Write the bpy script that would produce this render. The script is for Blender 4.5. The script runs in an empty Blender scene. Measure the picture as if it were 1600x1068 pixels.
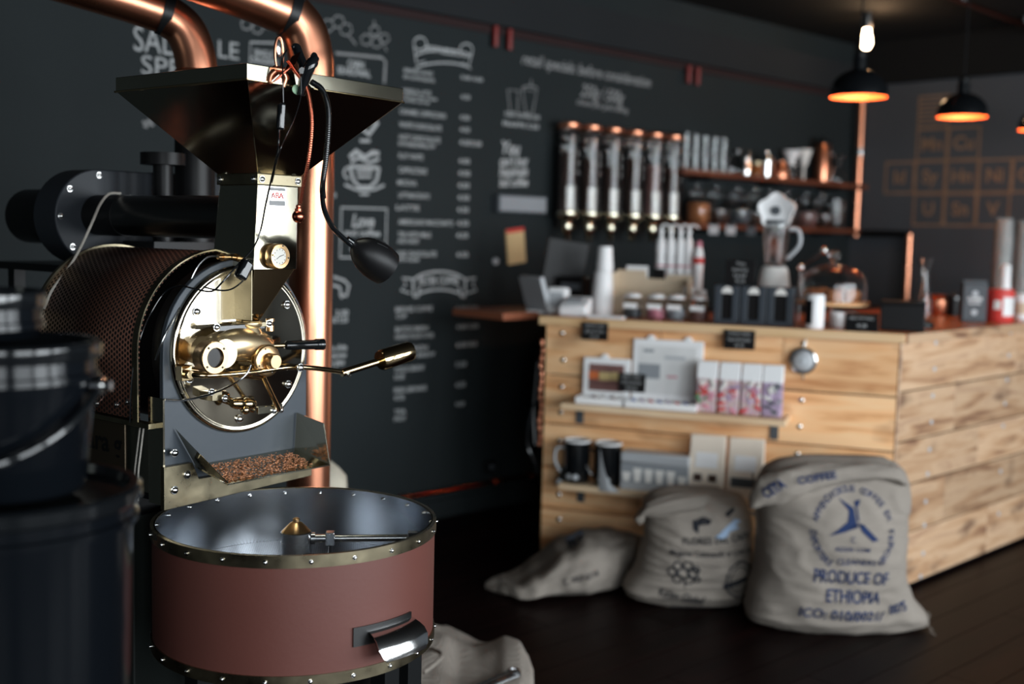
import bpy, bmesh, math, random
from math import sin, cos, tan, atan, atan2, pi, radians, sqrt
from mathutils import Vector, Matrix, noise
random.seed(7)
SC = bpy.context.scene
COL = SC.collection

# ------------------------------------------------------------------ camera
CAMZ = 1.4
FPX = 1800.0
PITCH = atan(169 / FPX)
ROLL = 0.024
_fw = Vector((0, cos(PITCH), -sin(PITCH)))
_u0 = Vector((0, sin(PITCH), cos(PITCH)))
_r0 = Vector((1, 0, 0))
_rt = _r0 * cos(ROLL) + _u0 * sin(ROLL)
_up = _u0 * cos(ROLL) - _r0 * sin(ROLL)
cd = bpy.data.cameras.new('camera')
cam = bpy.data.objects.new('camera', cd)
COL.objects.link(cam)
cam.matrix_world = Matrix(((_rt.x, _up.x, -_fw.x, 0), (_rt.y, _up.y, -_fw.y, 0), (_rt.z, _up.z, -_fw.z, CAMZ), (0, 0, 0, 1)))
cd.sensor_width = 36.0
cd.lens = 36.0 * FPX / 1600
cd.clip_start = 0.05
cd.dof.use_dof = True
cd.dof.focus_distance = 2.3
cd.dof.aperture_fstop = 1.85
SC.camera = cam

# ------------------------------------------------------------------ world, view, daylight
wd = bpy.data.worlds.new('world')
SC.world = wd
wd.use_nodes = True
wd.node_tree.nodes['Background'].inputs[0].default_value = (0.55, 0.68, 0.8, 1)
wd.node_tree.nodes['Background'].inputs[1].default_value = 0.016
SC.view_settings.view_transform = 'Standard'
SC.view_settings.look = 'None'
SC.view_settings.gamma = 1
SC.view_settings.use_curve_mapping = False
SC.view_settings.exposure = 0.42


def area(name, loc, look, sx, sy, power, color):
    l = bpy.data.lights.new(name, 'AREA')
    l.shape = 'RECTANGLE'
    l.size = sx
    l.size_y = sy
    l.energy = power
    l.color = color
    o = bpy.data.objects.new(name, l)
    COL.objects.link(o)
    o.location = loc
    d = Vector(look) - Vector(loc)
    o.rotation_euler = d.to_track_quat('-Z', 'Y').to_euler()
    return o


# daylight through the shop windows on the street side (behind and to the right of the camera)
AZ = radians(46.5)
DA = Vector((sin(AZ), cos(AZ), 0))            # along the chalkboard wall
NA = Vector((cos(AZ), -sin(AZ), 0))           # from that wall into the room
WIN0 = Vector((1.5, -1.6, 0))
for t, w_, p_ in ((-1.2, 1.3, 46), (0.75, 1.3, 48), (2.3, 1.3, 78), (4.0, 1.3, 80), (5.6, 1.2, 55)):
    c = WIN0 + DA * t + Vector((0, 0, 1.45))
    area('daylight', c, c - NA, w_, 2.0, p_, (0.88, 0.95, 1.0))
area('daylight', (-3.4, 0.2, 1.1), (-0.8, 2.2, 1.1), 0.9, 1.5, 1.8, (0.85, 0.95, 0.9))


# ------------------------------------------------------------------ frames: pixel <-> place
class Fr:
    def __init__(s, x, y, rot):
        s.x, s.y, s.rot = x, y, radians(rot)
        s.c, s.s = cos(s.rot), sin(s.rot)
        s.M = Matrix.Translation((x, y, 0)) @ Matrix.Rotation(s.rot, 4, 'Z')

    def loc(s, p):
        dx, dy = p[0] - s.x, p[1] - s.y
        return Vector((dx * s.c + dy * s.s, -dx * s.s + dy * s.c, p[2]))

    def P(s, px, py, ax, val):
        a, b = (px - 800) / FPX, (534 - py) / FPX
        r = _fw + _rt * a + _up * b
        cl = s.loc((0, 0, CAMZ))
        rl = Vector((r.x * s.c + r.y * s.s, -r.x * s.s + r.y * s.c, r.z))
        return cl + rl * ((val - cl[ax]) / rl[ax])


WO = Fr(0, 0, 0)                       # world
RF = Fr(-0.571, 2.4, 52)               # roaster: x along its face, y to its back
WB = Fr(-0.372, 5.544, 43.5)           # chalkboard wall
CF = Fr(1.512, 4.451, -20)             # counter front
CR = Fr(1.512, 4.451, 44.5)            # counter side that recedes to the right
BW = Fr(2.35, 8.13, -46.5)             # far wall on the right


# ------------------------------------------------------------------ materials
def mat(name, col, rough=0.5, metal=0.0, noise_s=0, noise_a=0.0, bump=0.0, bump_s=60, emit=None, es=0, trans=0, coat=0, rvar=0.0, stretch=None, alpha=1, ior=1.45):
    m = bpy.data.materials.new(name)
    m.use_nodes = True
    nt = m.node_tree
    b = nt.nodes['Principled BSDF']
    b.inputs['Base Color'].default_value = (*col, 1)
    b.inputs['Roughness'].default_value = rough
    b.inputs['Metallic'].default_value = metal
    b.inputs['IOR'].default_value = ior
    if trans:
        b.inputs['Transmission Weight'].default_value = trans
    if coat:
        b.inputs['Coat Weight'].default_value = coat
        b.inputs['Coat Roughness'].default_value = 0.08
    if alpha < 1:
        b.inputs['Alpha'].default_value = alpha
    if emit:
        b.inputs['Emission Color'].default_value = (*emit, 1)
        b.inputs['Emission Strength'].default_value = es
    tc = nt.nodes.new('ShaderNodeTexCoord')
    src = tc.outputs['Object']
    if stretch:
        mp = nt.nodes.new('ShaderNodeMapping')
        mp.inputs['Scale'].default_value = stretch
        nt.links.new(src, mp.inputs[0])
        src = mp.outputs[0]
    if noise_s:
        n = nt.nodes.new('ShaderNodeTexNoise')
        n.inputs['Scale'].default_value = noise_s
        n.inputs['Detail'].default_value = 5
        nt.links.new(src, n.inputs['Vector'])
        if noise_a:
            mx = nt.nodes.new('ShaderNodeMix')
            mx.data_type = 'RGBA'
            mx.inputs['A'].default_value = (*[c * (1 - noise_a) for c in col], 1)
            mx.inputs['B'].default_value = (*[min(1, c * (1 + noise_a)) for c in col], 1)
            nt.links.new(n.outputs['Fac'], mx.inputs['Factor'])
            nt.links.new(mx.outputs['Result'], b.inputs['Base Color'])
        if rvar:
            mr = nt.nodes.new('ShaderNodeMapRange')
            mr.inputs['To Min'].default_value = max(0.01, rough - rvar)
            mr.inputs['To Max'].default_value = rough + rvar
            nt.links.new(n.outputs['Fac'], mr.inputs['Value'])
            nt.links.new(mr.outputs['Result'], b.inputs['Roughness'])
    if bump:
        n2 = nt.nodes.new('ShaderNodeTexNoise')
        n2.inputs['Scale'].default_value = bump_s
        n2.inputs['Detail'].default_value = 3
        nt.links.new(src, n2.inputs['Vector'])
        bp = nt.nodes.new('ShaderNodeBump')
        bp.inputs['Strength'].default_value = bump
        bp.inputs['Distance'].default_value = 0.01
        nt.links.new(n2.outputs['Fac'], bp.inputs['Height'])
        nt.links.new(bp.outputs['Normal'], b.inputs['Normal'])
    return m


M = {}
M['brass'] = mat('polished brass', (0.66, 0.50, 0.28), 0.10, 1, 6, 0.12, rvar=0.05, bump=0.04, bump_s=5)
M['pale_brass'] = mat('pale plated brass', (0.58, 0.54, 0.42), 0.11, 1, 5, 0.1, rvar=0.05, bump=0.05, bump_s=4)
M['disc'] = mat('polished disc metal', (0.46, 0.41, 0.32), 0.09, 1, 9, 0.22, rvar=0.05, bump=0.05, bump_s=6)
M['castgold'] = mat('satin cast gold', (0.92, 0.72, 0.44), 0.34, 1)
M['rustbrown'] = mat('dark red brown enamel', (0.07, 0.02, 0.014), 0.35)
M['gold'] = mat('satin gold brass', (0.80, 0.52, 0.27), 0.28, 1)
M['dark_brass'] = mat('tarnished brass band', (0.28, 0.24, 0.16), 0.3, 1, 25, 0.35, rvar=0.12)
M['steel'] = mat('brushed steel', (0.56, 0.57, 0.58), 0.24, 1, 8, 0.12, rvar=0.08)
M['bin_steel'] = mat('stainless bin wall', (0.52, 0.55, 0.59), 0.20, 1, 3, 0.12, rvar=0.06, bump=0.05, bump_s=3)
M['chrome'] = mat('bright chrome', (0.75, 0.75, 0.74), 0.12, 1)
M['gun'] = mat('dark metal', (0.12, 0.12, 0.12), 0.3, 1)
M['copper'] = mat('copper pipe', (0.76, 0.32, 0.19), 0.29, 1, 3, 0.12, rvar=0.08, stretch=(1, 1, 0.3))
M['red_copper'] = mat('red copper', (0.62, 0.17, 0.10), 0.22, 1)
M['slate'] = mat('slate grey enamel', (0.044, 0.054, 0.066), 0.42, 0, 3, 0.1, bump=0.02)
M['blackm'] = mat('black painted metal', (0.006, 0.0065, 0.007), 0.35)
M['black'] = mat('matte black', (0.006, 0.006, 0.0065), 0.42)
M['darkslate'] = mat('dark slate paint', (0.022, 0.026, 0.032), 0.42)
for k_ in ('blackm', 'black', 'darkslate'):
    M[k_].node_tree.nodes['Principled BSDF'].inputs['Specular IOR Level'].default_value = 0.3
M['gloss'] = mat('glossy black plastic', (0.005, 0.006, 0.007), 0.12, coat=0.4)
M['pail'] = mat('dark pail plastic', (0.003, 0.004, 0.0055), 0.14)
M['pail'].node_tree.nodes['Principled BSDF'].inputs['Specular IOR Level'].default_value = 0.3
M['shell'] = mat('brown enamel shell', (0.118, 0.040, 0.031), 0.45, 0, 9, 0.06, bump=0.02, bump_s=120)
M['white'] = mat('white plastic', (0.88, 0.88, 0.88), 0.45)
M['offwhite'] = mat('off white card', (0.82, 0.80, 0.76), 0.7)
M['cream'] = mat('cream cloth', (0.55, 0.50, 0.40), 0.9, noise_s=20, noise_a=0.2, bump=0.3)
M['grey'] = mat('mid grey card', (0.28, 0.30, 0.32), 0.6)
M['lgrey'] = mat('light grey metal', (0.45, 0.47, 0.49), 0.45)
M['dgrey'] = mat('dark grey card', (0.07, 0.08, 0.09), 0.6)
M['kraft'] = mat('kraft paper', (0.62, 0.50, 0.36), 0.8, 0, 20, 0.08)
M['pkraft'] = mat('pale kraft paper', (0.84, 0.74, 0.62), 0.7, 0, 20, 0.06)
M['red'] = mat('red print', (0.62, 0.05, 0.04), 0.5)
M['pink'] = mat('pink print', (0.60, 0.22, 0.28), 0.6, noise_s=40, noise_a=0.7)
M['skyblue'] = mat('pale blue paint', (0.33, 0.44, 0.60), 0.8)
M['navy'] = mat('navy stencil ink', (0.010, 0.025, 0.085), 0.9)
M['ink'] = mat('black stencil ink', (0.012, 0.014, 0.02), 0.9)
M['chalk'] = mat('white chalk', (0.42, 0.43, 0.43), 0.95, 0, 30, 0.3)
M['chalk_dim'] = mat('faded chalk', (0.27, 0.27, 0.27), 0.95, 0, 30, 0.3)
M['tan_ink'] = mat('tan wall paint', (0.22, 0.135, 0.085), 0.85, 0, 12, 0.4)
M['glass'] = mat('clear glass', (0.95, 0.97, 0.97), 0.02, 0, trans=1.0, ior=1.35)
M['beans'] = mat('roasted beans', (0.045, 0.018, 0.010), 0.4, 0, 150, 0.8, bump=0.8, bump_s=150)
M['chaff'] = mat('coffee chaff', (0.50, 0.22, 0.11), 0.75, 0, 90, 0.7)
M['cookie'] = mat('golden biscuit', (0.40, 0.14, 0.05), 0.7, 0, 60, 0.6, bump=0.6)
M['wire'] = mat('braided white wire', (0.45, 0.42, 0.37), 0.6, 0, 300, 0.5)
M['shade_in'] = mat('copper shade lining', (0.90, 0.27, 0.10), 0.5, 0.2)
M['bulb'] = mat('glowing bulb', (1, 0.8, 0.5), 0.3, emit=(1.0, 0.50, 0.20), es=3)
M['hotbulb'] = mat('bare bulb glow', (1, 0.8, 0.5), 0.3, emit=(1.0, 0.70, 0.42), es=30)
M['dial'] = mat('dial face', (0.70, 0.68, 0.62), 0.5)
M['yellow'] = mat('buff paper', (0.66, 0.47, 0.24), 0.8)
M['amber'] = mat('amber syrup', (0.30, 0.10, 0.03), 0.15, trans=0.3)
M['ceil'] = mat('black painted ceiling', (0.006, 0.006, 0.006), 0.9)
M['bulk'] = mat('charcoal painted band', (0.017, 0.019, 0.021), 0.8)
M['wallc'] = mat('chalkboard paint', (0.0155, 0.0205, 0.022), 0.7, 0, 2.2, 0.16, bump=0.02)
M['wallr'] = mat('charcoal wall paint', (0.055, 0.062, 0.072), 0.75, 0, 2.0, 0.14, bump=0.03)
M['bench'] = mat('dark back bench', (0.03, 0.022, 0.02), 0.4)
M['pcopper'] = mat('copper edged shelf timber', (0.30, 0.10, 0.05), 0.4, 0.2)


for k_ in ('wallc', 'bulk', 'ceil'):
    M[k_].node_tree.nodes['Principled BSDF'].inputs['Specular IOR Level'].default_value = 0.25


def wood(name, ramp, seedoff=0.0, stretch=(1, 1, 9), sc=2.2, rough=0.5, spots=0.6):
    """planked timber: grain along local X, colour changes plank by plank, darker resin patches and knots."""
    m = bpy.data.materials.new(name)
    m.use_nodes = True
    nt = m.node_tree
    N, L = nt.nodes, nt.links
    b = N['Principled BSDF']
    b.inputs['Roughness'].default_value = rough
    tc = N.new('ShaderNodeTexCoord')
    geo = N.new('ShaderNodeNewGeometry')
    ad = N.new('ShaderNodeVectorMath')
    ad.operation = 'MULTIPLY_ADD'
    cmb = N.new('ShaderNodeCombineXYZ')
    for i in range(3):
        L.new(geo.outputs['Random Per Island'], cmb.inputs[i])
    ad.inputs[1].default_value = (13.1, 7.7, 19.3)
    L.new(cmb.outputs[0], ad.inputs[0])
    L.new(tc.outputs['Object'], ad.inputs[2])
    mp = N.new('ShaderNodeMapping')
    mp.inputs['Scale'].default_value = stretch
    mp.inputs['Location'].default_value = (seedoff, seedoff, seedoff)
    L.new(ad.outputs[0], mp.inputs[0])
    n = N.new('ShaderNodeTexNoise')
    n.inputs['Scale'].default_value = sc
    n.inputs['Detail'].default_value = 7
    n.inputs['Distortion'].default_value = 0.7
    L.new(mp.outputs[0], n.inputs['Vector'])
    cr = N.new('ShaderNodeValToRGB')
    e = cr.color_ramp.elements
    e[0].position, e[0].color = ramp[0][0], (*ramp[0][1], 1)
    e[1].position, e[1].color = ramp[-1][0], (*ramp[-1][1], 1)
    for p, c in ramp[1:-1]:
        q = e.new(p)
        q.color = (*c, 1)
    L.new(n.outputs['Fac'], cr.inputs[0])
    # knots / stains
    mp2 = N.new('ShaderNodeMapping')
    mp2.inputs['Scale'].default_value = (3.0, 3.0, 8.0)
    L.new(ad.outputs[0], mp2.inputs[0])
    n2 = N.new('ShaderNodeTexNoise')
    n2.inputs['Scale'].default_value = 1.3
    n2.inputs['Detail'].default_value = 2
    L.new(mp2.outputs[0], n2.inputs['Vector'])
    r2 = N.new('ShaderNodeValToRGB')
    r2.color_ramp.elements[0].position = 0.58
    r2.color_ramp.elements[0].color = (0, 0, 0, 1)
    r2.color_ramp.elements[1].position = 0.74
    r2.color_ramp.elements[1].color = (1, 1, 1, 1)
    L.new(n2.outputs['Fac'], r2.inputs[0])
    mu = N.new('ShaderNodeMath')
    mu.operation = 'MULTIPLY'
    mu.inputs[1].default_value = spots
    L.new(r2.outputs[0], mu.inputs[0])
    mx = N.new('ShaderNodeMix')
    mx.data_type = 'RGBA'
    mx.inputs['B'].default_value = (*[c * 0.6 for c in ramp[0][1]], 1)
    L.new(mu.outputs[0], mx.inputs['Factor'])
    L.new(cr.outputs[0], mx.inputs['A'])
    hs = N.new('ShaderNodeHueSaturation')
    mr = N.new('ShaderNodeMapRange')
    mr.inputs['To Min'].default_value = 0.82
    mr.inputs['To Max'].default_value = 1.12
    L.new(geo.outputs['Random Per Island'], mr.inputs['Value'])
    L.new(mr.outputs['Result'], hs.inputs['Value'])
    L.new(mx.outputs['Result'], hs.inputs['Color'])
    L.new(hs.outputs[0], b.inputs['Base Color'])
    bp = N.new('ShaderNodeBump')
    bp.inputs['Strength'].default_value = 0.12
    bp.inputs['Distance'].default_value = 0.004
    L.new(n.outputs['Fac'], bp.inputs['Height'])
    L.new(bp.outputs['Normal'], b.inputs['Normal'])
    return m


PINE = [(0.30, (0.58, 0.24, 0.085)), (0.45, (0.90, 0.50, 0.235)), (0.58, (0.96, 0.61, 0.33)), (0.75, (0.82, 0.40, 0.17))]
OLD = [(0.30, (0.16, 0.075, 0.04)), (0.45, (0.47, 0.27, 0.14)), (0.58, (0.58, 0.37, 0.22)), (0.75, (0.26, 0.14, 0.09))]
M['pine'] = wood('warm pine planks', PINE)
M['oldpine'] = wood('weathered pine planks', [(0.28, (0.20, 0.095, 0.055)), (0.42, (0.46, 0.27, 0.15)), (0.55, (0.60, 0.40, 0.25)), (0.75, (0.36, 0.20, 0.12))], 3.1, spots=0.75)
M['topwood'] = wood('orange varnished timber', [(0.3, (0.46, 0.11, 0.03)), (0.5, (0.68, 0.20, 0.06)), (0.75, (0.76, 0.28, 0.10))], 5, stretch=(1, 9, 9), rough=0.32, spots=0.3)
M['palewood'] = wood('pale pine shelf', [(0.3, (0.75, 0.48, 0.27)), (0.5, (0.90, 0.66, 0.42)), (0.75, (0.93, 0.72, 0.50))], 7, spots=0.2)
M['edgewood'] = wood('counter edge pine', [(0.3, (0.55, 0.28, 0.12)), (0.5, (0.82, 0.54, 0.28)), (0.75, (0.86, 0.60, 0.36))], 9, spots=0.3)
M['floorw'] = wood('dark red brown floorboards', [(0.3, (0.003, 0.0009, 0.0009)), (0.5, (0.0055, 0.0015, 0.0015)), (0.75, (0.010, 0.0026, 0.0024))], 2, stretch=(1, 9, 9), rough=0.42, spots=0.2)
M['floorw'].node_tree.nodes['Principled BSDF'].inputs['Specular IOR Level'].default_value = 0.08
M['shelfw'] = wood('dark red shelf timber', [(0.3, (0.10, 0.03, 0.015)), (0.5, (0.17, 0.05, 0.025)), (0.75, (0.22, 0.07, 0.03))], 2, rough=0.4, spots=0.2)


def burlap(name, col):
    m = mat(name, col, 0.95, 0, 7, 0.16)
    nt = m.node_tree
    N, L = nt.nodes, nt.links
    b = N['Principled BSDF']
    tc = N.new('ShaderNodeTexCoord')
    h = []
    for d in ('X', 'Z'):
        w = N.new('ShaderNodeTexWave')
        w.bands_direction = d
        w.inputs['Scale'].default_value = 70
        w.inputs['Distortion'].default_value = 1.2
        w.inputs['Detail'].default_value = 1
        L.new(tc.outputs['Object'], w.inputs['Vector'])
        h.append(w)
    a = N.new('ShaderNodeMath')
    a.operation = 'ADD'
    L.new(h[0].outputs['Fac'], a.inputs[0])
    L.new(h[1].outputs['Fac'], a.inputs[1])
    bp = N.new('ShaderNodeBump')
    bp.inputs['Strength'].default_value = 0.5
    bp.inputs['Distance'].default_value = 0.003
    L.new(a.outputs[0], bp.inputs['Height'])
    L.new(bp.outputs['Normal'], b.inputs['Normal'])
    return m


M['burlap'] = burlap('natural burlap', (0.30, 0.262, 0.225))
M['burlap2'] = burlap('greyish burlap', (0.28, 0.245, 0.21))


def perforated():
    m = bpy.data.materials.new('perforated brown sheet')
    m.use_nodes = True
    nt = m.node_tree
    N, L = nt.nodes, nt.links
    b = N['Principled BSDF']
    b.inputs['Metallic'].default_value = 0.7
    b.inputs['Roughness'].default_value = 0.42
    uv = N.new('ShaderNodeUVMap')
    outs = []
    for off in ((0, 0, 0), (0.5, 0.5, 0)):
        mp = N.new('ShaderNodeMapping')
        mp.inputs['Scale'].default_value = (92, 53, 1)
        mp.inputs['Location'].default_value = off
        L.new(uv.outputs[0], mp.inputs[0])
        fr = N.new('ShaderNodeVectorMath')
        fr.operation = 'FRACTION'
        L.new(mp.outputs[0], fr.inputs[0])
        sb = N.new('ShaderNodeVectorMath')
        sb.operation = 'SUBTRACT'
        sb.inputs[1].default_value = (0.5, 0.5, 0)
        L.new(fr.outputs[0], sb.inputs[0])
        sc_ = N.new('ShaderNodeVectorMath')
        sc_.operation = 'MULTIPLY'
        sc_.inputs[1].default_value = (1 / 92, 1 / 53, 0)
        L.new(sb.outputs[0], sc_.inputs[0])
        ln = N.new('ShaderNodeVectorMath')
        ln.operation = 'LENGTH'
        L.new(sc_.outputs[0], ln.inputs[0])
        outs.append(ln.outputs['Value'])
    mn = N.new('ShaderNodeMath')
    mn.operation = 'MINIMUM'
    L.new(outs[0], mn.inputs[0])
    L.new(outs[1], mn.inputs[1])
    lt = N.new('ShaderNodeMath')
    lt.operation = 'LESS_THAN'
    lt.inputs[1].default_value = 0.0037
    L.new(mn.outputs[0], lt.inputs[0])
    mx = N.new('ShaderNodeMix')
    mx.data_type = 'RGBA'
    mx.inputs['A'].default_value = (0.17, 0.075, 0.05, 1)
    mx.inputs['B'].default_value = (0.003, 0.003, 0.003, 1)
    L.new(lt.outputs[0], mx.inputs['Factor'])
    L.new(mx.outputs['Result'], b.inputs['Base Color'])
    iv = N.new('ShaderNodeMath')
    iv.operation = 'MULTIPLY'
    iv.inputs[1].default_value = -1
    L.new(lt.outputs[0], iv.inputs[0])
    ad = N.new('ShaderNodeMath')
    ad.operation = 'MULTIPLY_ADD'
    ad.inputs[1].default_value = 0.6
    ad.inputs[2].default_value = 0.4
    L.new(lt.outputs[0], ad.inputs[0])
    L.new(ad.outputs[0], b.inputs['Roughness'])
    return m


M['perf'] = perforated()


def mesh_floor():
    m = mat('perforated steel sieve', (0.30, 0.31, 0.33), 0.35, 1)
    nt = m.node_tree
    N, L = nt.nodes, nt.links
    tc = N.new('ShaderNodeTexCoord')
    v = N.new('ShaderNodeTexVoronoi')
    v.inputs['Scale'].default_value = 150
    v.inputs['Randomness'].default_value = 0.0
    L.new(tc.outputs['Object'], v.inputs['Vector'])
    lt = N.new('ShaderNodeMath')
    lt.operation = 'LESS_THAN'
    lt.inputs[1].default_value = 0.38
    L.new(v.outputs['Distance'], lt.inputs[0])
    mx = N.new('ShaderNodeMix')
    mx.data_type = 'RGBA'
    mx.inputs['A'].default_value = (0.42, 0.43, 0.45, 1)
    mx.inputs['B'].default_value = (0.02, 0.02, 0.02, 1)
    L.new(lt.outputs[0], mx.inputs['Factor'])
    L.new(mx.outputs['Result'], N['Principled BSDF'].inputs['Base Color'])
    return m


M['sieve'] = mesh_floor()


# ------------------------------------------------------------------ mesh builder
class MB:
    def __init__(s):
        s.v, s.f, s.m, s.uv = [], [], [], None

    def add(s, vs, fs, mi=0):
        o = len(s.v)
        s.v += [Vector(v) for v in vs]
        s.f += [tuple(i + o for i in f) for f in fs]
        s.m += [mi] * len(fs)
        return s

    def box(s, x0, x1, y0, y1, z0, z1, mi=0, T=None):
        vs = [Vector((x, y, z)) for z in (z0, z1) for x, y in ((x0, y0), (x1, y0), (x1, y1), (x0, y1))]
        if T:
            vs = [T @ v for v in vs]
        return s.add(vs, [(0, 3, 2, 1), (4, 5, 6, 7), (0, 1, 5, 4), (1, 2, 6, 5), (2, 3, 7, 6), (3, 0, 4, 7)], mi)

    def loft(s, rings, cap0=True, cap1=True, mi=0, closed=True):
        n = len(rings[0])
        vs = [p for r in rings for p in r]
        fs = []
        for i in range(len(rings) - 1):
            for j in range(n if closed else n - 1):
                a, b = i * n + j, i * n + (j + 1) % n
                fs.append((a, b, b + n, a + n))
        if cap0:
            fs.append(tuple(reversed(range(n))))
        if cap1:
            k = (len(rings) - 1) * n
            fs.append(tuple(range(k, k + n)))
        return s.add(vs, fs, mi)

    def cyl(s, p0, p1, r0, r1=None, n=24, caps=True, mi=0):
        p0, p1 = Vector(p0), Vector(p1)
        r1 = r0 if r1 is None else r1
        return s.rev(p0, p1 - p0, [(0, r0), (1, r1)], n, caps, mi)

    def rev(s, p, ax, prof, n=32, caps=True, mi=0):
        """prof: (t along axis, radius); t multiplies ax."""
        p, ax = Vector(p), Vector(ax)
        d = ax.normalized()
        a = d.orthogonal().normalized()
        if abs(d.z) > 0.99:
            a = Vector((1, 0, 0))
        b = d.cross(a)
        rings = []
        for t, r in prof:
            c = p + ax * t
            rr = max(r, 1e-5)
            rings.append([c + (a * cos(2 * pi * k / n) + b * sin(2 * pi * k / n)) * rr for k in range(n)])
        return s.loft(rings, caps, caps, mi)

    def lathe(s, prof, c=(0, 0, 0), n=40, caps=True, mi=0):
        return s.rev(c, (0, 0, 1), [(z, r) for r, z in prof], n, caps, mi)

    def tube(s, pts, r, n=10, caps=True, mi=0):
        pts = [Vector(p) for p in pts]
        rings = []
        prev = None
        for i, p in enumerate(pts):
            d = (pts[min(i + 1, len(pts) - 1)] - pts[max(i - 1, 0)]).normalized()
            if prev is None:
                a = d.orthogonal().normalized()
            else:
                a = (prev - d * prev.dot(d)).normalized()
            prev = a
            b = d.cross(a)
            rr = r(i / (len(pts) - 1)) if callable(r) else r
            rings.append([p + (a * cos(2 * pi * k / n) + b * sin(2 * pi * k / n)) * rr for k in range(n)])
        return s.loft(rings, caps, caps, mi)

    def sphere(s, c, r, sz=(1, 1, 1), n=20, mi=0):
        c = Vector(c)
        rings = []
        m = max(6, n // 2)
        for i in range(m + 1):
            t = pi * i / m
            rings.append([c + Vector((r * sz[0] * max(sin(t), 1e-4) * cos(2 * pi * k / n), r * sz[1] * max(sin(t), 1e-4) * sin(2 * pi * k / n), -r * sz[2] * cos(t))) for k in range(n)])
        return s.loft(rings, True, True, mi)

    def torus(s, c, ax, R, r, n=40, k=10, a0=0, a1=2 * pi, mi=0):
        d = Vector(ax).normalized()
        a = d.orthogonal().normalized()
        if abs(d.z) > 0.99:
            a = Vector((1, 0, 0))
        b = d.cross(a)
        c = Vector(c)
        full = abs(a1 - a0 - 2 * pi) < 1e-6
        pts = [c + (a * cos(a0 + (a1 - a0) * i / n) + b * sin(a0 + (a1 - a0) * i / n)) * R for i in range(n + 1)]
        rings = []
        for i, p in enumerate(pts):
            o = (p - c).normalized()
            rings.append([p + (o * cos(2 * pi * q / k) + d * sin(2 * pi * q / k)) * r for q in range(k)])
        return s.loft(rings, not full, not full, mi)

    def prism(s, poly, y0, y1, mi=0, T=None):
        """poly in (x, z), extruded along y"""
        n = len(poly)
        vs = [Vector((x, y0, z)) for x, z in poly] + [Vector((x, y1, z)) for x, z in poly]
        if T:
            vs = [T @ v for v in vs]
        fs = [tuple(range(n)), tuple(reversed(range(n, 2 * n)))]
        fs += [(i, i + n, (i + 1) % n + n, (i + 1) % n) for i in range(n)]
        return s.add(vs, fs, mi)

    def build(s, name, mats, parent=None, smooth=True, bevel=0, ang=35, seg=2):
        me = bpy.data.meshes.new(name)
        me.from_pydata([tuple(v) for v in s.v], [], s.f)
        if not isinstance(mats, (list, tuple)):
            mats = [mats]
        for m in mats:
            me.materials.append(m if not isinstance(m, str) else M[m])
        if len(mats) > 1:
            me.polygons.foreach_set('material_index', s.m)
        bm = bmesh.new()
        bm.from_mesh(me)
        bmesh.ops.recalc_face_normals(bm, faces=bm.faces)
        bm.to_mesh(me)
        bm.free()
        if smooth:
            me.polygons.foreach_set('use_smooth', [True] * len(me.polygons))
            me.set_sharp_from_angle(angle=radians(ang))
        me.update()
        o = bpy.data.objects.new(name, me)
        COL.objects.link(o)
        if parent:
            o.parent = parent
        if bevel:
            b = o.modifiers.new('bevel', 'BEVEL')
            b.width = bevel
            b.segments = seg
            b.limit_method = 'ANGLE'
            b.harden_normals = False
        return o


def thing(name, label, cat, loc=(0, 0, 0), rot=0, group=None):
    o = bpy.data.objects.new(name, None)
    o.empty_display_size = 0.05
    COL.objects.link(o)
    o.location = loc
    o.rotation_euler = (0, 0, rot)
    tag(o, label, cat, group)
    return o


def tag(o, label=None, cat=None, group=None, kind=None):
    if label:
        o['label'] = label
    if cat:
        o['category'] = cat
    if group:
        o['group'] = group
    if kind:
        o['kind'] = kind
    return o


def at(fr, x, y, z=0):
    """world location of a point given in a frame"""
    return fr.M @ Vector((x, y, z))


def copy_tree(o, parent=None):
    c = o.copy()
    COL.objects.link(c)
    if parent:
        c.parent = parent
    for ch in list(o.children):
        copy_tree(ch, c)
    return c


def smoothpath(pts, k=6):
    """Catmull-Rom through the points"""
    pts = [Vector(p) for p in pts]
    P = [pts[0] * 2 - pts[1]] + pts + [pts[-1] * 2 - pts[-2]]
    out = []
    for i in range(1, len(P) - 2):
        for j in range(k):
            t = j / k
            a, b, c, d = P[i - 1], P[i], P[i + 1], P[i + 2]
            out.append(0.5 * ((2 * b) + (c - a) * t + (2 * a - 5 * b + 4 * c - d) * t * t + (3 * b - a - 3 * c + d) * t ** 3))
    out.append(pts[-1])
    return out


# ------------------------------------------------------------------ lettering
_tc = {}


def letters(txt, bold=0.0):
    """mesh outline of a word, height 1 (capitals ~0.7), centred at origin; returns verts2d, faces"""
    key = (txt, bold)
    if key in _tc:
        return _tc[key]
    cu = bpy.data.curves.new('lettering', 'FONT')
    cu.body = txt
    cu.align_x = 'CENTER'
    cu.align_y = 'CENTER'
    cu.offset = bold
    cu.resolution_u = 3
    o = bpy.data.objects.new('lettering', cu)
    COL.objects.link(o)
    bpy.context.view_layer.update()
    dg = bpy.context.evaluated_depsgraph_get()
    ev = o.evaluated_get(dg)
    me = ev.to_mesh()
    vs = [(v.co.x, v.co.y) for v in me.vertices]
    fs = [tuple(p.vertices) for p in me.polygons]
    ev.to_mesh_clear()
    bpy.data.objects.remove(o)
    bpy.data.curves.remove(cu)
    _tc[key] = (vs, fs)
    return vs, fs


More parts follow.
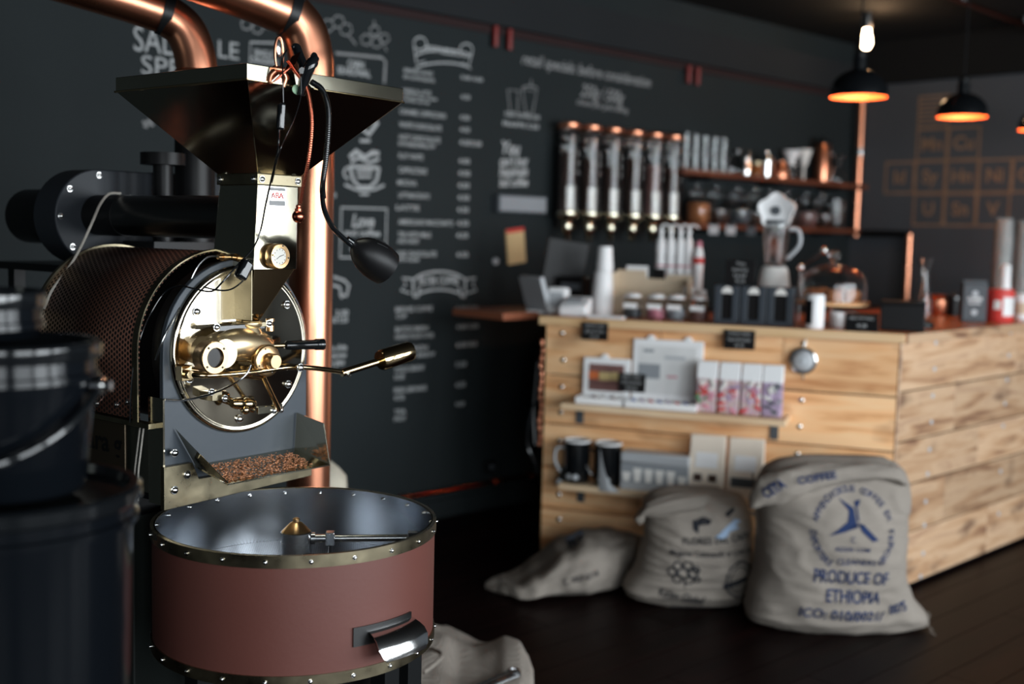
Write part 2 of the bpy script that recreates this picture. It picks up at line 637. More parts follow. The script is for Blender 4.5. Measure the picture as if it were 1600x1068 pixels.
def put_text(mb, txt, fn, size, width=None, bold=0.0, slant=0.0, rot=0.0, mi=0):
    """fn maps (a,b) in metres to a 3-D point"""
    vs, fs = letters(txt, bold)
    if not vs:
        return
    xs = [v[0] for v in vs]
    w0 = max(xs) - min(xs)
    cx = (max(xs) + min(xs)) / 2
    sx = size if width is None else width / w0
    out = []
    for x, y in vs:
        a, b = (x - cx) * sx + slant * y * size, y * size
        a, b = a * cos(rot) - b * sin(rot), a * sin(rot) + b * cos(rot)
        out.append(fn(a, b))
    mb.add(out, fs, mi)


def line2(mb, pts, w, fn, mi=0, closed=False):
    """flat ribbon of width w along 2-D points, mapped by fn"""
    pts = [Vector((p[0], p[1])) for p in pts]
    n = len(pts)
    L, R = [], []
    for i, p in enumerate(pts):
        a = pts[(i - 1) % n] if (closed or i > 0) else p
        b = pts[(i + 1) % n] if (closed or i < n - 1) else p
        d = (b - a).normalized()
        q = Vector((-d.y, d.x)) * w / 2
        L.append(fn(*(p + q)))
        R.append(fn(*(p - q)))
    fs = [(i, (i + 1) % n, (i + 1) % n + n, i + n) for i in range(n if closed else n - 1)]
    mb.add(L + R, fs, mi)


# ================================================================== THE SETTING
def struct(name, mb, mats, **k):
    o = mb.build(name, mats, None, **k)
    o['kind'] = 'structure'
    return o


# floor boards run parallel to the chalkboard wall
mb = MB()
for i in range(62):
    y0 = -9.0 + i * 0.145
    x = -6 + (i * 0.77) % 1.9
    mb.box(-7, x, y0 + .0, y0 + 0.142, -0.03, 0)
    while x < 12:
        x2 = x + 2.6
        mb.box(x + 0.003, x2, y0, y0 + 0.142, -0.03, 0)
        x = x2
o = struct('floor', mb, 'floorw', smooth=False)
o.location = (WB.x, WB.y, 0)
o.rotation_euler = (0, 0, WB.rot)
H = 2.75
mb = MB().box(-7, 12, -9, 0.3, H, H + 0.1)
o = struct('ceiling', mb, 'ceil', smooth=False)
o.location = (WB.x, WB.y, 0)
o.rotation_euler = (0, 0, WB.rot)
# chalkboard wall (two panel rows with a narrow joint), ends in the far corner
cl = WB.loc((BW.x, BW.y, 0))
XC = cl.x            # corner along the chalkboard wall
mb = MB()
mb.box(-6.4, XC, 0, 0.12, 1.262, H)
mb.box(-6.4, XC, 0, 0.12, 0, 1.258)
mb.box(-6.4, XC, 0.01, 0.12, 1.25, 1.27)
o = struct('wall_back', mb, 'wallc', smooth=False)
o.location = (WB.x, WB.y, 0)
o.rotation_euler = (0, 0, WB.rot)
mb = MB().box(-0.3, 8.5, 0, 0.12, 0, H)
o = struct('wall_right', mb, 'wallr', smooth=False)
o.location = (BW.x, BW.y, 0)
o.rotation_euler = (0, 0, BW.rot)
mb = MB().box(-6.4, XC, -0.05, 0, 2.41, 2.60)
o = struct('trim_1', mb, 'bulk', smooth=False)
o.location = (WB.x, WB.y, 0)
o.rotation_euler = (0, 0, WB.rot)
mb = MB().box(-6.4, XC, -0.012, 0, 2.372, 2.41)
o = struct('trim_2', mb, mat('dark red painted rail', (0.020, 0.006, 0.006), 0.8), smooth=False)
o.location = (WB.x, WB.y, 0)
o.rotation_euler = (0, 0, WB.rot)
mb = MB().box(0, 8.5, -0.06, 0, 2.47, H)
o = struct('trim_3', mb, 'ceil', smooth=False)
o.location = (BW.x, BW.y, 0)
o.rotation_euler = (0, 0, BW.rot)
mb = MB().box(-6.4, XC, -0.018, 0, 0, 0.09)
o = struct('baseboard_back', mb, 'wallc', smooth=False)
o.location = (WB.x, WB.y, 0)
o.rotation_euler = (0, 0, WB.rot)
# wall to the left (behind the machine) and the street wall behind the camera with its window openings
mb = MB().box(-9.0, 0, -0.1, 0, 0, H)
o = struct('wall_left', mb, 'wallr', smooth=False)
o.location = at(WB, -6.3, 0)
o.rotation_euler = (0, 0, WB.rot + pi / 2)
mb = MB()
sp = [(-8.5, -1.9), (-0.5, 0.05), (1.45, 1.6), (3.0, 3.3), (4.7, 4.95), (6.25, 9)]
for a, b in sp:
    mb.box(a, b, -0.12, 0, 0, H)
mb.box(-8.5, 9, -0.12, 0, 0, 0.40)
mb.box(-8.5, 9, -0.12, 0, 2.48, H)
o = struct('wall_front', mb, 'wallr', smooth=False)
p = WIN0 + NA * 0.10
o.location = p
o.rotation_euler = (0, 0, WB.rot)

# ================================================================== COFFEE ROASTER
ro = thing('coffee_roaster', 'brass-fronted drum coffee roaster with square hopper and brown cooling bin', 'coffee roaster', (RF.x, RF.y, 0), RF.rot)


def rp(px, py, y):
    return RF.P(px, py, 1, y)


def bolt(mb, c, ax, r=0.006, h=0.004, mi=0):
    c, ax = Vector(c), Vector(ax).normalized()
    mb.rev(c, ax, [(-0.001, r * 1.3), (h * .4, r * 1.3), (h * .4, r), (h * 1.0, r * .92), (h * 1.3, r * .55), (h * 1.4, 0)], 14, True, mi)


# ---- hopper: square funnel with an upright rim, open at the top
hx0, hx1, hy0, hy1 = -0.152, 0.262, -0.212, 0.208
nx0, nx1, ny0, ny1 = -0.006, 0.101, -0.066, 0.056


def sq(x0, x1, y0, y1, z):
    return [Vector((x0, y0, z)), Vector((x1, y0, z)), Vector((x1, y1, z)), Vector((x0, y1, z))]


mb = MB()
t = 0.003
outer = [sq(nx0, nx1, ny0, ny1, 1.505), sq(hx0, hx1, hy0, hy1, 1.672), sq(hx0, hx1, hy0, hy1, 1.700)]
inner = [sq(hx0 + t, hx1 - t, hy0 + t, hy1 - t, 1.700), sq(hx0 + t, hx1 - t, hy0 + t, hy1 - t, 1.674), sq(nx0 + t, nx1 - t, ny0 + t, ny1 - t, 1.508)]
mb.loft(outer + inner, True, True)
hop = mb.build('hopper', 'pale_brass', ro, smooth=False, bevel=0.0012)
mb = MB()
# rolled edge of the rim
for a, b in (((hx0, hy0), (hx1, hy0)), ((hx1, hy0), (hx1, hy1)), ((hx1, hy1), (hx0, hy1)), ((hx0, hy1), (hx0, hy0))):
    x0, x1 = sorted((a[0], b[0]))
    y0, y1 = sorted((a[1], b[1]))
    mb.box(x0 - .0025, x1 + .0025, y0 - .0025, y1 + .0025, 1.669, 1.673)
mb.build('rim_lip', 'brass', hop, smooth=False, bevel=0.001)
mb = MB()
e = 0.005
mb.loft([sq(nx0 - e, nx1 + e, ny0 - e, ny1 + e, 1.487), sq(nx0 - e, nx1 + e, ny0 - e, ny1 + e, 1.509)])
mb.build('hopper_collar', 'dark_brass', ro, smooth=False, bevel=0.001)
for p in ((nx0 + .006, ny0 - e, 1.498, 0), (nx1 - .006, ny0 - e, 1.498, 0), (nx0 - e, ny0 + .008, 1.498, 1), (nx0 - e, ny1 - .008, 1.498, 1)):
    m_ = MB()
    bolt(m_, p[:3], (0, -1, 0) if p[3] == 0 else (-1, 0, 0), 0.0055)
    m_.build('bolt', 'chrome', ro)

# ---- square chute below the hopper, narrowing to the drum inlet
mb = MB()
x0, x1, y0, y1 = nx0, nx1, ny0, ny1
mb.loft([sq(x0 - .001, x1, y0, y1, 1.487), sq(x0 - .011, x1 - .003, y0, y1 + .012, 1.318), sq(x0 - .011, x1 - .003, y0, y1 + .012, 1.314)][::-1], True, True)
ch = mb.build('chute', 'pale_brass', ro, smooth=False, bevel=0.0015)
mb = MB()
mb.loft([sq(.000, .024, -.034, -.012, 1.205), sq(-.013, .096, -.064, .0, 1.316)], True, True)
mb.build('chute_funnel', 'brass', ro, smooth=False, bevel=0.0015)
mb = MB()
mb.box(-.02, -.0175, -.064, -.006, 1.21, 1.316)
mb.box(-.022, .030, -.058, -.004, 1.196, 1.206)
mb.build('inlet_flange', 'dark_brass', ro, smooth=False, bevel=0.001)
mb = MB()
mb.box(-.098, .022, -.056, -.046, 1.192, 1.203, T=Matrix.Identity(4))
mb.build('slide_bar', 'gun', ro, smooth=False, bevel=.001)
for q in ((338, 511), (420, 505)):
    m_ = MB()
    bolt(m_, rp(q[0], q[1], -.056), (0, -1, 0), .006, .005)
    m_.build('bolt', 'chrome', ro)
# rating plate on the chute front
mb = MB().box(.020, .066, -.0678, -.066, 1.444, 1.484)
pl = mb.build('rating_plate', 'chrome', ro, smooth=False)
mb = MB()
mb.box(.022, .064, -.0684, -.0678, 1.4765, 1.4825)
mb.box(.022, .064, -.0684, -.0678, 1.446, 1.456)
mb.build('printed_bars', 'gun', pl, smooth=False)
mb = MB()
put_text(mb, 'ABA', lambda a, b: Vector((.043 + a, -.0684, 1.466 + b)), .017, bold=.01)
mb.build('printed_letters', 'red', pl, smooth=False)
mb = MB()
for sx in (.027, .060):
    mb.torus((sx, -.0682, 1.466), (0, 1, 0), .0032, .0006, 16, 6)
mb.build('printed_rings', 'gun', pl)
# thermometer on the chute
c = Vector((.037, -.066, 1.342))
mb = MB()
mb.rev(c, (0, -1, 0), [(0, .024), (.004, .0265), (.017, .0265), (.020, .0245), (.020, .018), (.016, .0175), (.016, 0)], 48)
ga = mb.build('gauge', 'gold', ro)
mb = MB().rev(c, (0, -1, 0), [(.0158, .0172), (.0172, .0172)], 40)
d_ = mb.build('dial', 'dial', ga)
mb = MB()
mb.box(c.x - .0006, c.x + .012, c.y - .0182, c.y - .0174, c.z - .0006, c.z + .0006, T=Matrix.Translation(c) @ Matrix.Rotation(-.3, 4, 'Y') @ Matrix.Translation(-c))
mb.box(c.x - .010, c.x + .002, c.y - .0182, c.y - .0174, c.z - .0005, c.z + .0005, T=Matrix.Translation(c) @ Matrix.Rotation(-.6, 4, 'Y') @ Matrix.Translation(-c))
for k in range(12):
    a = 2 * pi * k / 12
    q = c + Vector((cos(a) * .0145, -.0177, sin(a) * .0145))
    mb.box(q.x - .0005, q.x + .0005, q.y - .0002, q.y + .0002, q.z - .0012, q.z + .0012)
mb.build('needle', 'gun', ga, smooth=False)
for sx, sz in ((-.021, .003), (.006, .0215), (.021, -.003)):
    m_ = MB()
    bolt(m_, c + Vector((sx, -.020, sz)), (0, -1, 0), .0014, .0015)
    m_.build('screw', 'gun', ga)

# ---- slate front plate with arched top
mb = MB()
poly = [(-.187, .845), (.187, .845), (.187, 1.12)]
for k in range(1, 24):
    a = pi * k / 24
    poly.append((.187 * cos(a), 1.146 + .187 * sin(a)))
poly += [(-.187, 1.12)]
mb.prism(poly, 0.0, 0.012)
fp = mb.build('front_plate', 'slate', ro, ang=30, bevel=0.0015)
# dark ring and narrow rim behind the plate
mb = MB().rev((0, .012, 1.146), (0, 1, 0), [(0, .184), (.03, .184), (.03, .150), (.0, .150)], 64, False)
mb.build('drum_neck', 'blackm', ro)
# dark core behind the perforated jacket
mb = MB().rev((0, .04, 1.146), (0, 1, 0), [(0, .17), (.42, .17)], 48)
mb.build('drum_body', 'blackm', ro)
# perforated jacket: an arch with straight sides (UVs in metres drive the holes)
R_ = .203
ZJ = 1.012


def arch(rad, zlow, k=48):
    pts = [Vector((-rad, 0, zlow))]
    for i in range(k + 1):
        a = pi - pi * i / k
        pts.append(Vector((rad * cos(a), 0, 1.146 + rad * sin(a))))
    pts.append(Vector((rad, 0, zlow)))
    return pts


pts = arch(R_, ZJ)
dist = [0]
for a_, b_ in zip(pts, pts[1:]):
    dist.append(dist[-1] + (b_ - a_).length)
me_v, me_f = [], []
for p_ in pts:
    for y in (.057, .45):
        me_v.append((p_.x, y, p_.z))
for i in range(len(pts) - 1):
    me_f.append((2 * i, 2 * i + 2, 2 * i + 3, 2 * i + 1))
me = bpy.data.meshes.new('perforated_jacket')
me.from_pydata(me_v, [], me_f)
uvl = me.uv_layers.new(name='UVMap')
for p in me.polygons:
    for li in p.loop_indices:
        vi = me.loops[li].vertex_index
        uvl.data[li].uv = (dist[vi // 2], me_v[vi][1])
me.materials.append(M['perf'])
me.polygons.foreach_set('use_smooth', [True] * len(me.polygons))
o = bpy.data.objects.new('perforated_jacket', me)
COL.objects.link(o)
o.parent = ro
sd = o.modifiers.new('thick', 'SOLIDIFY')
sd.thickness = 0.002


def arch_band(r0, r1, y0, y1, zlow, name, m, amin=0):
    A_, B_ = arch(r0, zlow), arch(r1, zlow)
    rings = [[p + Vector((0, y0, 0)), q + Vector((0, y0, 0)), q + Vector((0, y1, 0)), p + Vector((0, y1, 0))] for p, q in zip(A_, B_)][amin:]
    return MB().loft(rings).build(name, m, ro, ang=40)


arch_band(.198, .208, .45, .46, ZJ, 'drum_band', 'dark_brass')
arch_band(.204, .207, .057, .075, ZJ - .004, 'jacket_strap', 'dark_brass')
arch_band(.190, .198, .018, .030, 1.02, 'side_guard', 'rustbrown', 25)
mb = MB().prism([(p.x, p.z) for p in arch(.198, ZJ)], .452, .456)
mb.build('rear_plate', 'blackm', ro, ang=40)
mb = MB().box(-.207, -.188, .02, .45, ZJ - .014, ZJ - .004)
mb.build('bottom_rail', 'dark_brass', ro, smooth=False)
for y_, z_ in ((.09, 1.045), (.13, 1.035), (.20, 1.03)):
    m_ = MB()
    bolt(m_, (-.205, y_, z_), (-1, 0, 0), .005)
    m_.build('jacket_screw', 'chrome', ro)

# ---- polished brass drum door
DC = Vector((.004, 0, 1.146))
mb = MB().rev(DC, (0, -1, 0), [(0, .176), (.006, .176), (.010, .172), (.011, .168), (.009, .164), (.010, .160), (.0105, 0)], 96)
dr = mb.build('drum_door', 'disc', ro, ang=60)
for a_ in (38, 145, 200, 325, 90, 265):
    a = radians(a_)
    m_ = MB()
    bolt(m_, DC + Vector((cos(a) * .146, -.0105, sin(a) * .146)), (0, -1, 0), .0068, .006)
    m_.build('bolt', 'chrome', dr)

# sight-glass casting
mb = MB()
mb.rev((-.100, -.008, 1.150), (0, -1, 0), [(0, .030), (.05, .030), (.075, .029)], 40)
mb.tube(smoothpath([(-.100, -.035, 1.152), (-.085, -.045, 1.158), (-.05, -.05, 1.163), (.0, -.045, 1.158), (.03, -.04, 1.150)], 5), lambda t: .0295 + .0045 * sin(pi * t), 28)
mb.rev((-.008, -.042, 1.175), (0, 0, 1), [(0, .030), (.02, .022), (.024, .026), (.030, .026)], 28)
mb.build('sight_casting', 'castgold', ro, ang=50)
c = Vector(rp(331, 558, -.085))
mb = MB().rev(c, (0, -1, 0), [(-.02, .031), (0, .0315), (.004, .0325), (.010, .0325), (.012, .031), (.012, .020), (.004, .0195), (.004, 0)], 48)
sg = mb.build('sight_ring', 'gold', ro)
mb = MB().rev(c, (0, -1, 0), [(.0045, .0195), (.006, .0195)], 40)
mb.build('sight_glass', mat('dark sight glass', (0.006, 0.004, 0.003), 0.25), sg)
for k in range(4):
    a = radians(40 + 90 * k)
    m_ = MB()
    bolt(m_, c + Vector((cos(a) * .026, -.012, sin(a) * .026)), (0, -1, 0), .0018, .0018)
    m_.build('screw', 'gun', sg)
# fat damper knob with polished collar
c = Vector(rp(417, 563, -.085))
mb = MB().rev(c, (0, -1, 0), [(-.055, .030), (-.010, .031), (-.008, .026), (-.004, .026), (-.002, .031)], 48)
mb.build('damper_collar', 'brass', ro)
mb = MB().rev(c, (0, -1, 0), [(-.002, .033), (.003, .033), (.005, .0315), (.006, .030), (.0065, .0165), (.026, .0155), (.029, .0135), (.029, 0)], 48)
kn = mb.build('damper_knob', 'gold', ro)
for k in range(4):
    a = radians(20 + 90 * k)
    m_ = MB()
    bolt(m_, c + Vector((cos(a) * .026, -.005, sin(a) * .026)), (0, -1, 0), .002, .002)
    m_.build('screw', 'gun', kn)
# casting neck behind the knob
# sampler handle, black grip pointing to the right
p0, p1 = Vector((.075, -.03, 1.151)), Vector((.150, -.07, 1.152))
mb = MB().tube([(.05, -.02, 1.152), p0, p1], .005, 12)
sp_ = mb.build('sampler_rod', 'brass', ro)
mb = MB().rev(p0 + (p1 - p0) * .2, (p1 - p0), [(0, .006), (.05, .0095), (.75, .0105), (.8, .0125), (1.0, .0125), (1.03, .011)], 28)
mb.build('handle_grip', 'gloss', sp_)
mb = MB()
mb.rev((.045, -.045, 1.185), (0, 0, 1), [(0, .008), (.012, .008), (.012, .005), (.02, .005), (.02, .009), (.026, .009), (.026, 0)], 20)
mb.rev((.02, -.04, 1.190), (.2, -.3, 1), [(0, .006), (.016, .006)], 16)
mb.build('valve_stem', 'gold', ro)
# long door lever with counterweight
path = [(-.155, -.030, 1.108), (-.120, -.060, 1.106), (-.04, -.085, 1.108), (.070, -.100, 1.112)]
E1 = rp(540, 581, -.10)
E2 = rp(596, 563, -.115)
path += [E1]
mb = MB()
mb.tube(smoothpath(path, 5), .0055, 14)
mb.tube([(-.150, -.020, 1.118), (-.06, -.06, 1.102), (.03, -.03, 1.085)], .0045, 12)
lv = mb.build('door_lever', 'brass', ro)
mb = MB().tube([Vector(E1) + Vector((-.012, 0, -.001)), Vector(E2)], .0085, 18)
mb.build('lever_sleeve', 'brass', lv)
m_ = MB()
bolt(m_, Vector(E1) + Vector((0, -.0085, -.004)), (0, -1, -.3), .004, .006)
m_.build('set_screw', 'chrome', lv)
c0, c1 = rp(594, 563, -.115), rp(641, 548, -.128)
ax = Vector(c1) - Vector(c0)
mb = MB().rev(c0, ax, [(0, .0), (0, .0215), (.06, .0238), (.92, .0238), (1.0, .0215), (1.0, .0175), (.93, .017), (.93, 0)], 48)
cw = mb.build('counterweight', 'brass', lv)
mb = MB().rev(Vector(c0) + ax * .935, ax, [(0, .0168), (.012, .0168), (.03, .004), (.03, 0)], 32)
mb.build('weight_face', 'red_copper', cw)
# lever pivots and bolts on the door
mb = MB()
mb.box(-.165, -.140, -.03, -.010, 1.095, 1.125)
mb.cyl((-.152, -.012, 1.108), (-.152, -.042, 1.108), .009)
mb.cyl((.068, -.012, 1.112), (.068, -.112, 1.112), .006)
mb.build('lever_pivot', 'brass', ro, bevel=.001)
m_ = MB()
bolt(m_, (.068, -.112, 1.112), (0, -1, 0), .007, .006)
m_.build('bolt', 'chrome', ro)
# discharge-door linkage low on the disc
mb = MB()
mb.tube(smoothpath([rp(352, 622, -.03), rp(370, 630, -.045), rp(395, 640, -.045)], 4), .007, 12)
mb.rev(rp(362, 630, -.055), (1, 0, -.12), [(0, .008), (.008, .011), (.022, .013), (.03, .009), (.036, .013), (.05, .012), (.058, .008)], 24)
mb.sphere(rp(383, 640, -.058), .010, n=16)
mb.build('door_latch', 'brass', ro, ang=45)
a, b = rp(400, 640, -.05), rp(438, 641, -.05)
mb = MB().box(a.x, b.x, -.058, -.050, a.z - .009, a.z + .007)
mb.build('latch_bar', 'pale_brass', ro, smooth=False, bevel=.001)
mb = MB().tube([rp(411, 588, -.08), rp(436, 640, -.062)], .0055, 12)
mb.build('latch_rod', 'brass', ro)
for q in ((330, 612), (351, 622), (428, 641), (438, 640)):
    m_ = MB()
    bolt(m_, rp(q[0], q[1], -.058), (0, -1, 0), .0055, .005)
    m_.build('bolt', 'chrome', ro)
mb = MB()
a = rp(330, 618, -.03)
mb.box(a.x - .012, a.x + .012, -.05, -.01, a.z - .008, a.z + .010)
mb.build('latch_block', 'dark_brass', ro, smooth=False, bevel=.001)

# ---- open spout tray with chaff, under the disc
mb = MB()
zf, zb = .905, .925
L3 = [(-.178, -.012, 1.000), (-.178, -.070, .965), (-.125, -.105, .905), (-.125, -.012, .905)]
mb.add([(-.160, -.004, .995), (-.110, -.105, .895), (-.110, -.004, .915), (-.112, -.105, .895), (-.162, -.004, .998), (-.113, -.004, .915)], [(0, 1, 2), (5, 3, 4), (0, 4, 3, 1), (1, 3, 5, 2), (2, 5, 4, 0)])
mb.add([(.155, -.004, .995), (.160, -.085, .980), (.160, -.105, .893), (.150, -.004, .915), (.158, -.004, .995), (.163, -.085, .980), (.163, -.105, .893), (.153, -.004, .915)],
       [(0, 1, 2, 3), (7, 6, 5, 4), (0, 4, 5, 1), (1, 5, 6, 2), (2, 6, 7, 3), (3, 7, 4, 0)])
mb.add([(-.112, -.105, .893), (.162, -.105, .893), (.155, -.001, .916), (-.112, -.001, .916), (-.112, -.105, .890), (.162, -.105, .890), (.155, -.001, .912), (-.112, -.001, .912)],
       [(0, 1, 2, 3), (7, 6, 5, 4), (0, 4, 5, 1), (1, 5, 6, 2), (2, 6, 7, 3), (3, 7, 4, 0)])
mb.build('spout_tray', 'pale_brass', ro, smooth=False)
mb = MB()
for k in range(900):
    u = random.random()
    v = random.random()
    if v > 1 - .25 * u and random.random() < .6:
        continue
    x = -.108 + u * .23
    y = -.098 + v * .085
    zz = .916 - (0 - y) / .104 * .0225 + .002 + random.random() * .007 * (1 - abs(2 * v - 1))
    r = .0028 * random.uniform(.7, 1.4)
    a = random.random() * 6.28
    T = Matrix.Translation((x, y, zz)) @ Matrix.Rotation(a, 4, 'Z') @ Matrix.Rotation(random.uniform(-.8, .8), 4, 'X')
    mb.add([T @ Vector(q) for q in ((-r, 0, 0), (0, -r * .6, 0), (r, 0, 0), (0, r * .6, 0), (0, 0, r * .5))], [(0, 1, 4), (1, 2, 4), (2, 3, 4), (3, 0, 4), (3, 2, 1, 0)])
cf_ = mb.build('chaff', 'chaff', ro, smooth=False)
cf_['kind'] = 'stuff'
# angled apron below the spout tray
mb = MB()
mb.prism([(-.195, .925), (-.128, .925), (-.112, .890), (.165, .887), (.192, .877), (.192, .850), (-.195, .838)], -.014, -.001)
mb.build('apron_plate', 'dark_brass', ro, smooth=False, bevel=.001)
for q in ((272, 765, 0), (292, 741, 0), (455, 733, 0), (272, 707, 0)):
    m_ = MB()
    bolt(m_, rp(q[0], q[1], -.014), (0, -1, 0), .0065, .006)
    m_.build('bolt', 'chrome', ro)
mb = MB()
mb.box(-.19, -.186, -.004, .045, .845, 1.06)
mb.build('edge_flange', 'pale_brass', ro, smooth=False)

# ---- frame below the drum, with the nameplate
mb = MB()
mb.box(-.180, .180, .115, .46, .80, .86)
mb.box(-.180, .180, .02, .115, .845, .86)
mb.build('under_frame', 'blackm', ro, smooth=False, bevel=.003)
mb = MB()
mb.box(-.178, .178, .12, .45, .10, .80)
mb.build('machine_base', mat('dark green grey cabinet', (0.020, 0.026, 0.024), .5), ro, smooth=False, bevel=.004)
for x in (-.16, .16):
    for y in (.15, .43):
        m_ = MB().box(x - .02, x + .02, y - .02, y + .02, 0, .10)
        m_.build('leg', 'blackm', ro, smooth=False)
# nameplate faces left (normal -x), below the jacket
mb = MB()
mb.box(-.198, -.192, .115, .40, .888, .996)
npl = mb.build('nameplate', mat('smoked bronze plate', (0.10, 0.075, 0.05), .35, .8), ro, smooth=False, bevel=.002)
mb = MB()
put_text(mb, 'w.zara g', lambda a, b: Vector((-.1985, .232 - a, .950 + b)), .060, width=.215, bold=.02)
mb.build('nameplate_letters', 'black', npl, smooth=False)
mb = MB().box(-.186, -.180, .014, .44, .862, .998)
mb.build('side_panel', mat('dull olive panel', (0.045, 0.05, 0.04), .4, .4), ro, smooth=False)

# ---- exhaust pipe, blower and motor behind
mb = MB().rev((.08, .10, 1.421), (0, 1, 0), [(0, .048), (.44, .048)], 40)
mb.build('exhaust_pipe', 'gun', ro)
mb = MB().rev((.08, .52, 1.421), (0, 1, 0), [(0, .0495), (.125, .0495)], 40)
mb.build('pipe_coupling', 'black', ro)
mb = MB()
poly = []
bc = Vector((0, 1.407))
for k in range(40):
    a = radians(60 + 300 * k / 39)
    poly.append((.112 * cos(a), 1.412 + .112 * sin(a)))
poly = [(.08 + .117 * cos(radians(a)), 1.416 + .117 * sin(radians(a))) for a in range(90, 331, 8)] + [(.235, 1.345), (.235, 1.533)]
mb.prism(poly, .64, .74)
bl = mb.build('blower_housing', 'darkslate', ro, bevel=.003)
for a_ in (90, 140, 180, 225, 270, 315, 30):
    a = radians(a_)
    m_ = MB()
    bolt(m_, (.08 + .103 * cos(a), .64, 1.416 + .103 * sin(a)), (0, -1, 0), .0055, .006)
    m_.build('bolt', 'chrome', bl)
mb = MB().rev((.08, .74, 1.416), (0, 1, 0), [(0, .085), (.02, .085), (.02, .07), (.22, .07), (.23, .05), (.23, 0)], 40)
mb.build('blower_motor', 'blackm', ro)
mb = MB().box(.24, .52, .64, .74, 1.36, 1.535)
mb.build('duct_box', 'darkslate', ro, smooth=False, bevel=.003)
mb = MB()
mb.rev((.185, .526, 1.30), (0, 0, 1), [(0, .024), (.248, .024)], 28)
mb.rev((.185, .526, 1.548), (0, 0, 1), [(0, .024), (0, .054), (.029, .054), (.029, 0)], 40)
mb.build('damper_post', 'black', ro, ang=40)
mb = MB().box(.12, .40, .47, .60, 1.298, 1.36)
mb.build('duct_foot', 'blackm', ro, smooth=False)
# motor shelf that carries the blower
mb = MB().box(-.02, .50, .52, .98, 1.28, 1.298)
mb.box(.0, .03, .53, .56, 0, 1.28)
mb.box(.24, .27, .90, .93, 0.0, 1.28)
mb.box(.0, .03, .90, .93, 0.0, 1.28)
mb.build('blower_shelf', 'blackm', ro, smooth=False)

# ---- probe tubes and wires on the machine
F1, F2 = rp(372, 402, -.05), rp(345, 402, -.05)
mb = MB()
mb.rev(Vector((-.017, .01, 1.338)), (-1, 0, 0), [(0, .006), (.012, .006), (.012, .0085), (.02, .0085), (.02, .005), (.03, .005)], 16)
mb.build('probe_fitting', 'gold', ro)
pts = [Vector((-.045, .01, 1.338)), rp(335, 400, .0), rp(322, 403, .0), rp(308, 418, .005), rp(295, 445, .01), rp(275, 490, .0), rp(255, 530, .0), rp(243, 562, .02)]
mb = MB().tube(smoothpath(pts), .0022, 8)
mb.build('probe_tube', 'steel', ro)
pts = [rp(392, 570, -.13), rp(386, 583, -.13), rp(372, 595, -.12), rp(350, 607, -.09), rp(320, 618, -.05), rp(285, 625, -.02), rp(258, 624, -.008)]
mb = MB().tube(smoothpath(pts), .0022, 8)
mb.build('thin_cable', 'steel', ro)
pts = [rp(x, y, yy) for x, y, yy in ((188, 302, .54), (170, 303, .52), (156, 320, .50), (145, 345, .47), (125, 388, .45), (105, 422, .43), (82, 452, .42), (68, 482, .42))]
mb = MB().tube(smoothpath(pts), .0032, 8)
mb.build('braided_wire', 'wire', ro)
for dx in (0, .012):
    mb = MB().tube(smoothpath([(-.19, .06 + dx, 1.0), (-.196, .062 + dx, .95), (-.200, .066 + dx, .90), (-.198, .070 + dx, .845)]), .002, 8)
    mb.build('loose_wire', 'wire', ro)

# ---- cooling bin
TC = Vector((-.006, -.188, -.004))
TR = .279
mb = MB()
mb.lathe([(TR - .0035, .590), (TR, .590), (TR, .818), (TR - .0035, .818), (TR - .0035, .590)], TC, 128, False)
sh = mb.build('bin_shell', 'shell', ro, ang=40)
mb = MB()
mb.lathe([(TR - .004, .825), (TR - .006, .825), (TR - .006, .705), (TR - .02, .697), (TR - .02, .60), (TR - .004, .60), (TR - .004, .825)], TC, 128, False)
mb.build('bin_liner', 'bin_steel', ro, ang=50)
mb = MB()
mb.lathe([(0.0, .705), (TR - .007, .705), (TR - .007, .702), (0, .702)], TC, 96, False)
mb.build('sieve_floor', 'sieve', ro, ang=40)
for z0, z1 in ((.802, .825), (.582, .604)):
    mb = MB()
    mb.lathe([(TR + .0005, z0), (TR + .003, z0), (TR + .003, z1), (TR - .0065, z1), (TR - .0065, z1 - .002), (TR + .0005, z1 - .002), (TR + .0005, z0)], TC, 128, False)
    bd = mb.build('rim_band', 'dark_brass', ro, ang=40)
    for k in range(22):
        a = 2 * pi * (k + .3) / 22
        m_ = MB()
        d = Vector((cos(a), sin(a), 0))
        bolt(m_, TC + d * (TR + .003) + Vector((0, 0, (z0 + z1) / 2)), d, .0034, .0035)
        if z0 > .7:
            bolt(m_, TC + d * (TR - .0065) + Vector((0, 0, .812)), -d, .0034, .0035)
        m_.build('rivet', 'chrome', bd)
# stirring hub and arm (hub stands tall above the sieve)
hc = TC + Vector((0, 0, 0))
mb = MB().lathe([(.031, .705), (.031, .775), (.0303, .7755), (.0303, .777), (.031, .7775), (.031, .795), (.029, .797)], hc, 40)
hu = mb.build('stirrer_hub', 'steel', ro, ang=40)
mb = MB().lathe([(.030, .796), (.012, .814), (.007, .816), (.007, .822), (.004, .824), (0, .824)], hc, 40)
mb.build('hub_cap', 'gold', hu, ang=40)
